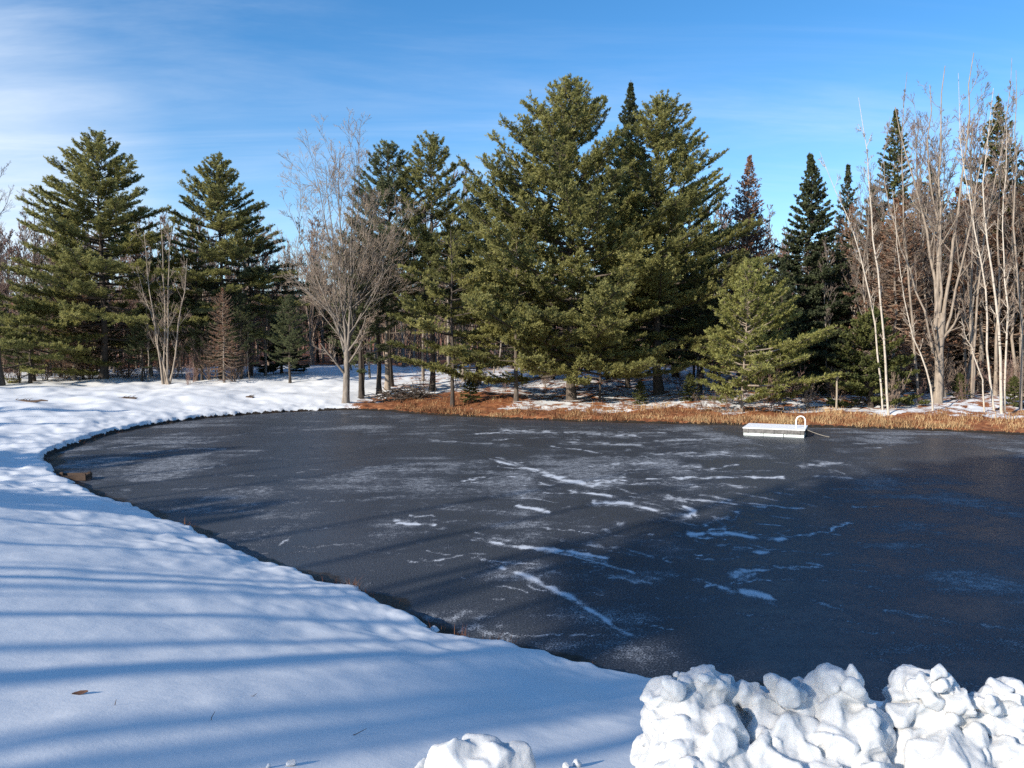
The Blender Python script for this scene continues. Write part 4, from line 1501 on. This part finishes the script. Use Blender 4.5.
        o = link('brush_pile', g.mesh('brush_pile'), M['bark_dark'])
        o.location = p
        tag(o, lab, 'brush pile')


small()

# ------------------------------------------------------------------ sky, sun, camera
ELEV = RAD(23.0)
AZ = math.atan2(-SD[0], -SD[1])            # towards the sun, clockwise from +Y
w = bpy.data.worlds.new('World')
SC.world = w
w.use_nodes = True
nt = w.node_tree
sky = nt.nodes.new('ShaderNodeTexSky')
sky.sky_type = 'NISHITA'
sky.sun_disc = False
sky.sun_elevation = ELEV
sky.sun_rotation = AZ % (2 * math.pi)
sky.altitude = 300
sky.air_density = 1.0
sky.dust_density = 0.0
sky.ozone_density = 3.0
bg = nt.nodes['Background']
bg.inputs[1].default_value = 0.11
# thin cirrus: streaks of cloud over the sky, thickest low on the left
tc = nt.nodes.new('ShaderNodeTexCoord').outputs['Generated']
sep = nt.nodes.new('ShaderNodeSeparateXYZ')
L(nt, tc, sep.inputs[0])
zc = mth(nt, 'MAXIMUM', sep.outputs[2], 0.03)
# project on a high flat layer
cx = mth(nt, 'DIVIDE', sep.outputs[0], mth(nt, 'ADD', zc, .12))
cy = mth(nt, 'DIVIDE', sep.outputs[1], mth(nt, 'ADD', zc, .12))
cmb = nt.nodes.new('ShaderNodeCombineXYZ')
L(nt, cx, cmb.inputs[0])
L(nt, cy, cmb.inputs[1])
mp = N(nt, 'ShaderNodeMapping')
mp.inputs['Rotation'].default_value = (0, 0, RAD(-28))
mp.inputs['Scale'].default_value = (.55, 2.2, 1)
L(nt, cmb.outputs[0], mp.inputs[0])
n1 = noise(nt, 1.1, 7, .62, mp.outputs[0], .6)
n2 = noise(nt, .55, 3, .5, cmb.outputs[0])
wisp = maprange(nt, mth(nt, 'ADD', mth(nt, 'MULTIPLY', n1, .7), mth(nt, 'MULTIPLY', n2, .3)), .40, .80)
dotn = N(nt, 'ShaderNodeVectorMath', operation='DOT_PRODUCT')
L(nt, tc, dotn.inputs[0])
dvec = np.array([-.64, .75, .12])
dvec /= np.linalg.norm(dvec)
dotn.inputs[1].default_value = tuple(dvec)
bank = maprange(nt, dotn.outputs['Value'], .945, 1.0)
low = maprange(nt, sep.outputs[2], .02, .36, 1, 0)
cl = mth(nt, 'ADD', mth(nt, 'MULTIPLY', wisp, .32), mth(nt, 'MULTIPLY', bank, mth(nt, 'ADD', mth(nt, 'MULTIPLY', n1, 1.0), .10)), clamp=True)
cl = mth(nt, 'ADD', cl, mth(nt, 'MULTIPLY', low, .18), clamp=True)
hs = N(nt, 'ShaderNodeHueSaturation')
hs.inputs['Saturation'].default_value = 1.26
hs.inputs['Value'].default_value = 1.2
L(nt, sky.outputs[0], hs.inputs['Color'])
csky = mixc(nt, cl, hs.outputs[0], (5.6, 6.2, 7.0))
L(nt, csky, bg.inputs[0])

sl = bpy.data.lights.new('sun', 'SUN')
sl.energy = 5.0
sl.angle = RAD(0.55)
sl.color = (1.0, .91, .78)
so = bpy.data.objects.new('sun', sl)
COL.objects.link(so)
so.rotation_euler = (math.pi / 2 - ELEV, 0, math.atan2(SD[1], SD[0]) - math.pi / 2)
so.location = (-40, -30, 30)

cam = bpy.data.cameras.new('camera')
cam.sensor_width = 36.0
cam.lens = 36.0 * F / 1024.0
cam.clip_start = 0.05
cam.clip_end = 3000
co = bpy.data.objects.new('camera', cam)
COL.objects.link(co)
co.location = (0, 0, CZ)
co.rotation_euler = (math.pi / 2 - PITCH, 0, 0)
SC.camera = co

vs = SC.view_settings
vs.view_transform = 'Standard'
vs.look = 'None'
vs.exposure = 0.62
vs.gamma = 1.0
SC.cycles.use_denoising = False
SC.cycles.max_bounces = 5
SC.cycles.diffuse_bounces = 3
SC.cycles.glossy_bounces = 2
SC.cycles.transmission_bounces = 2
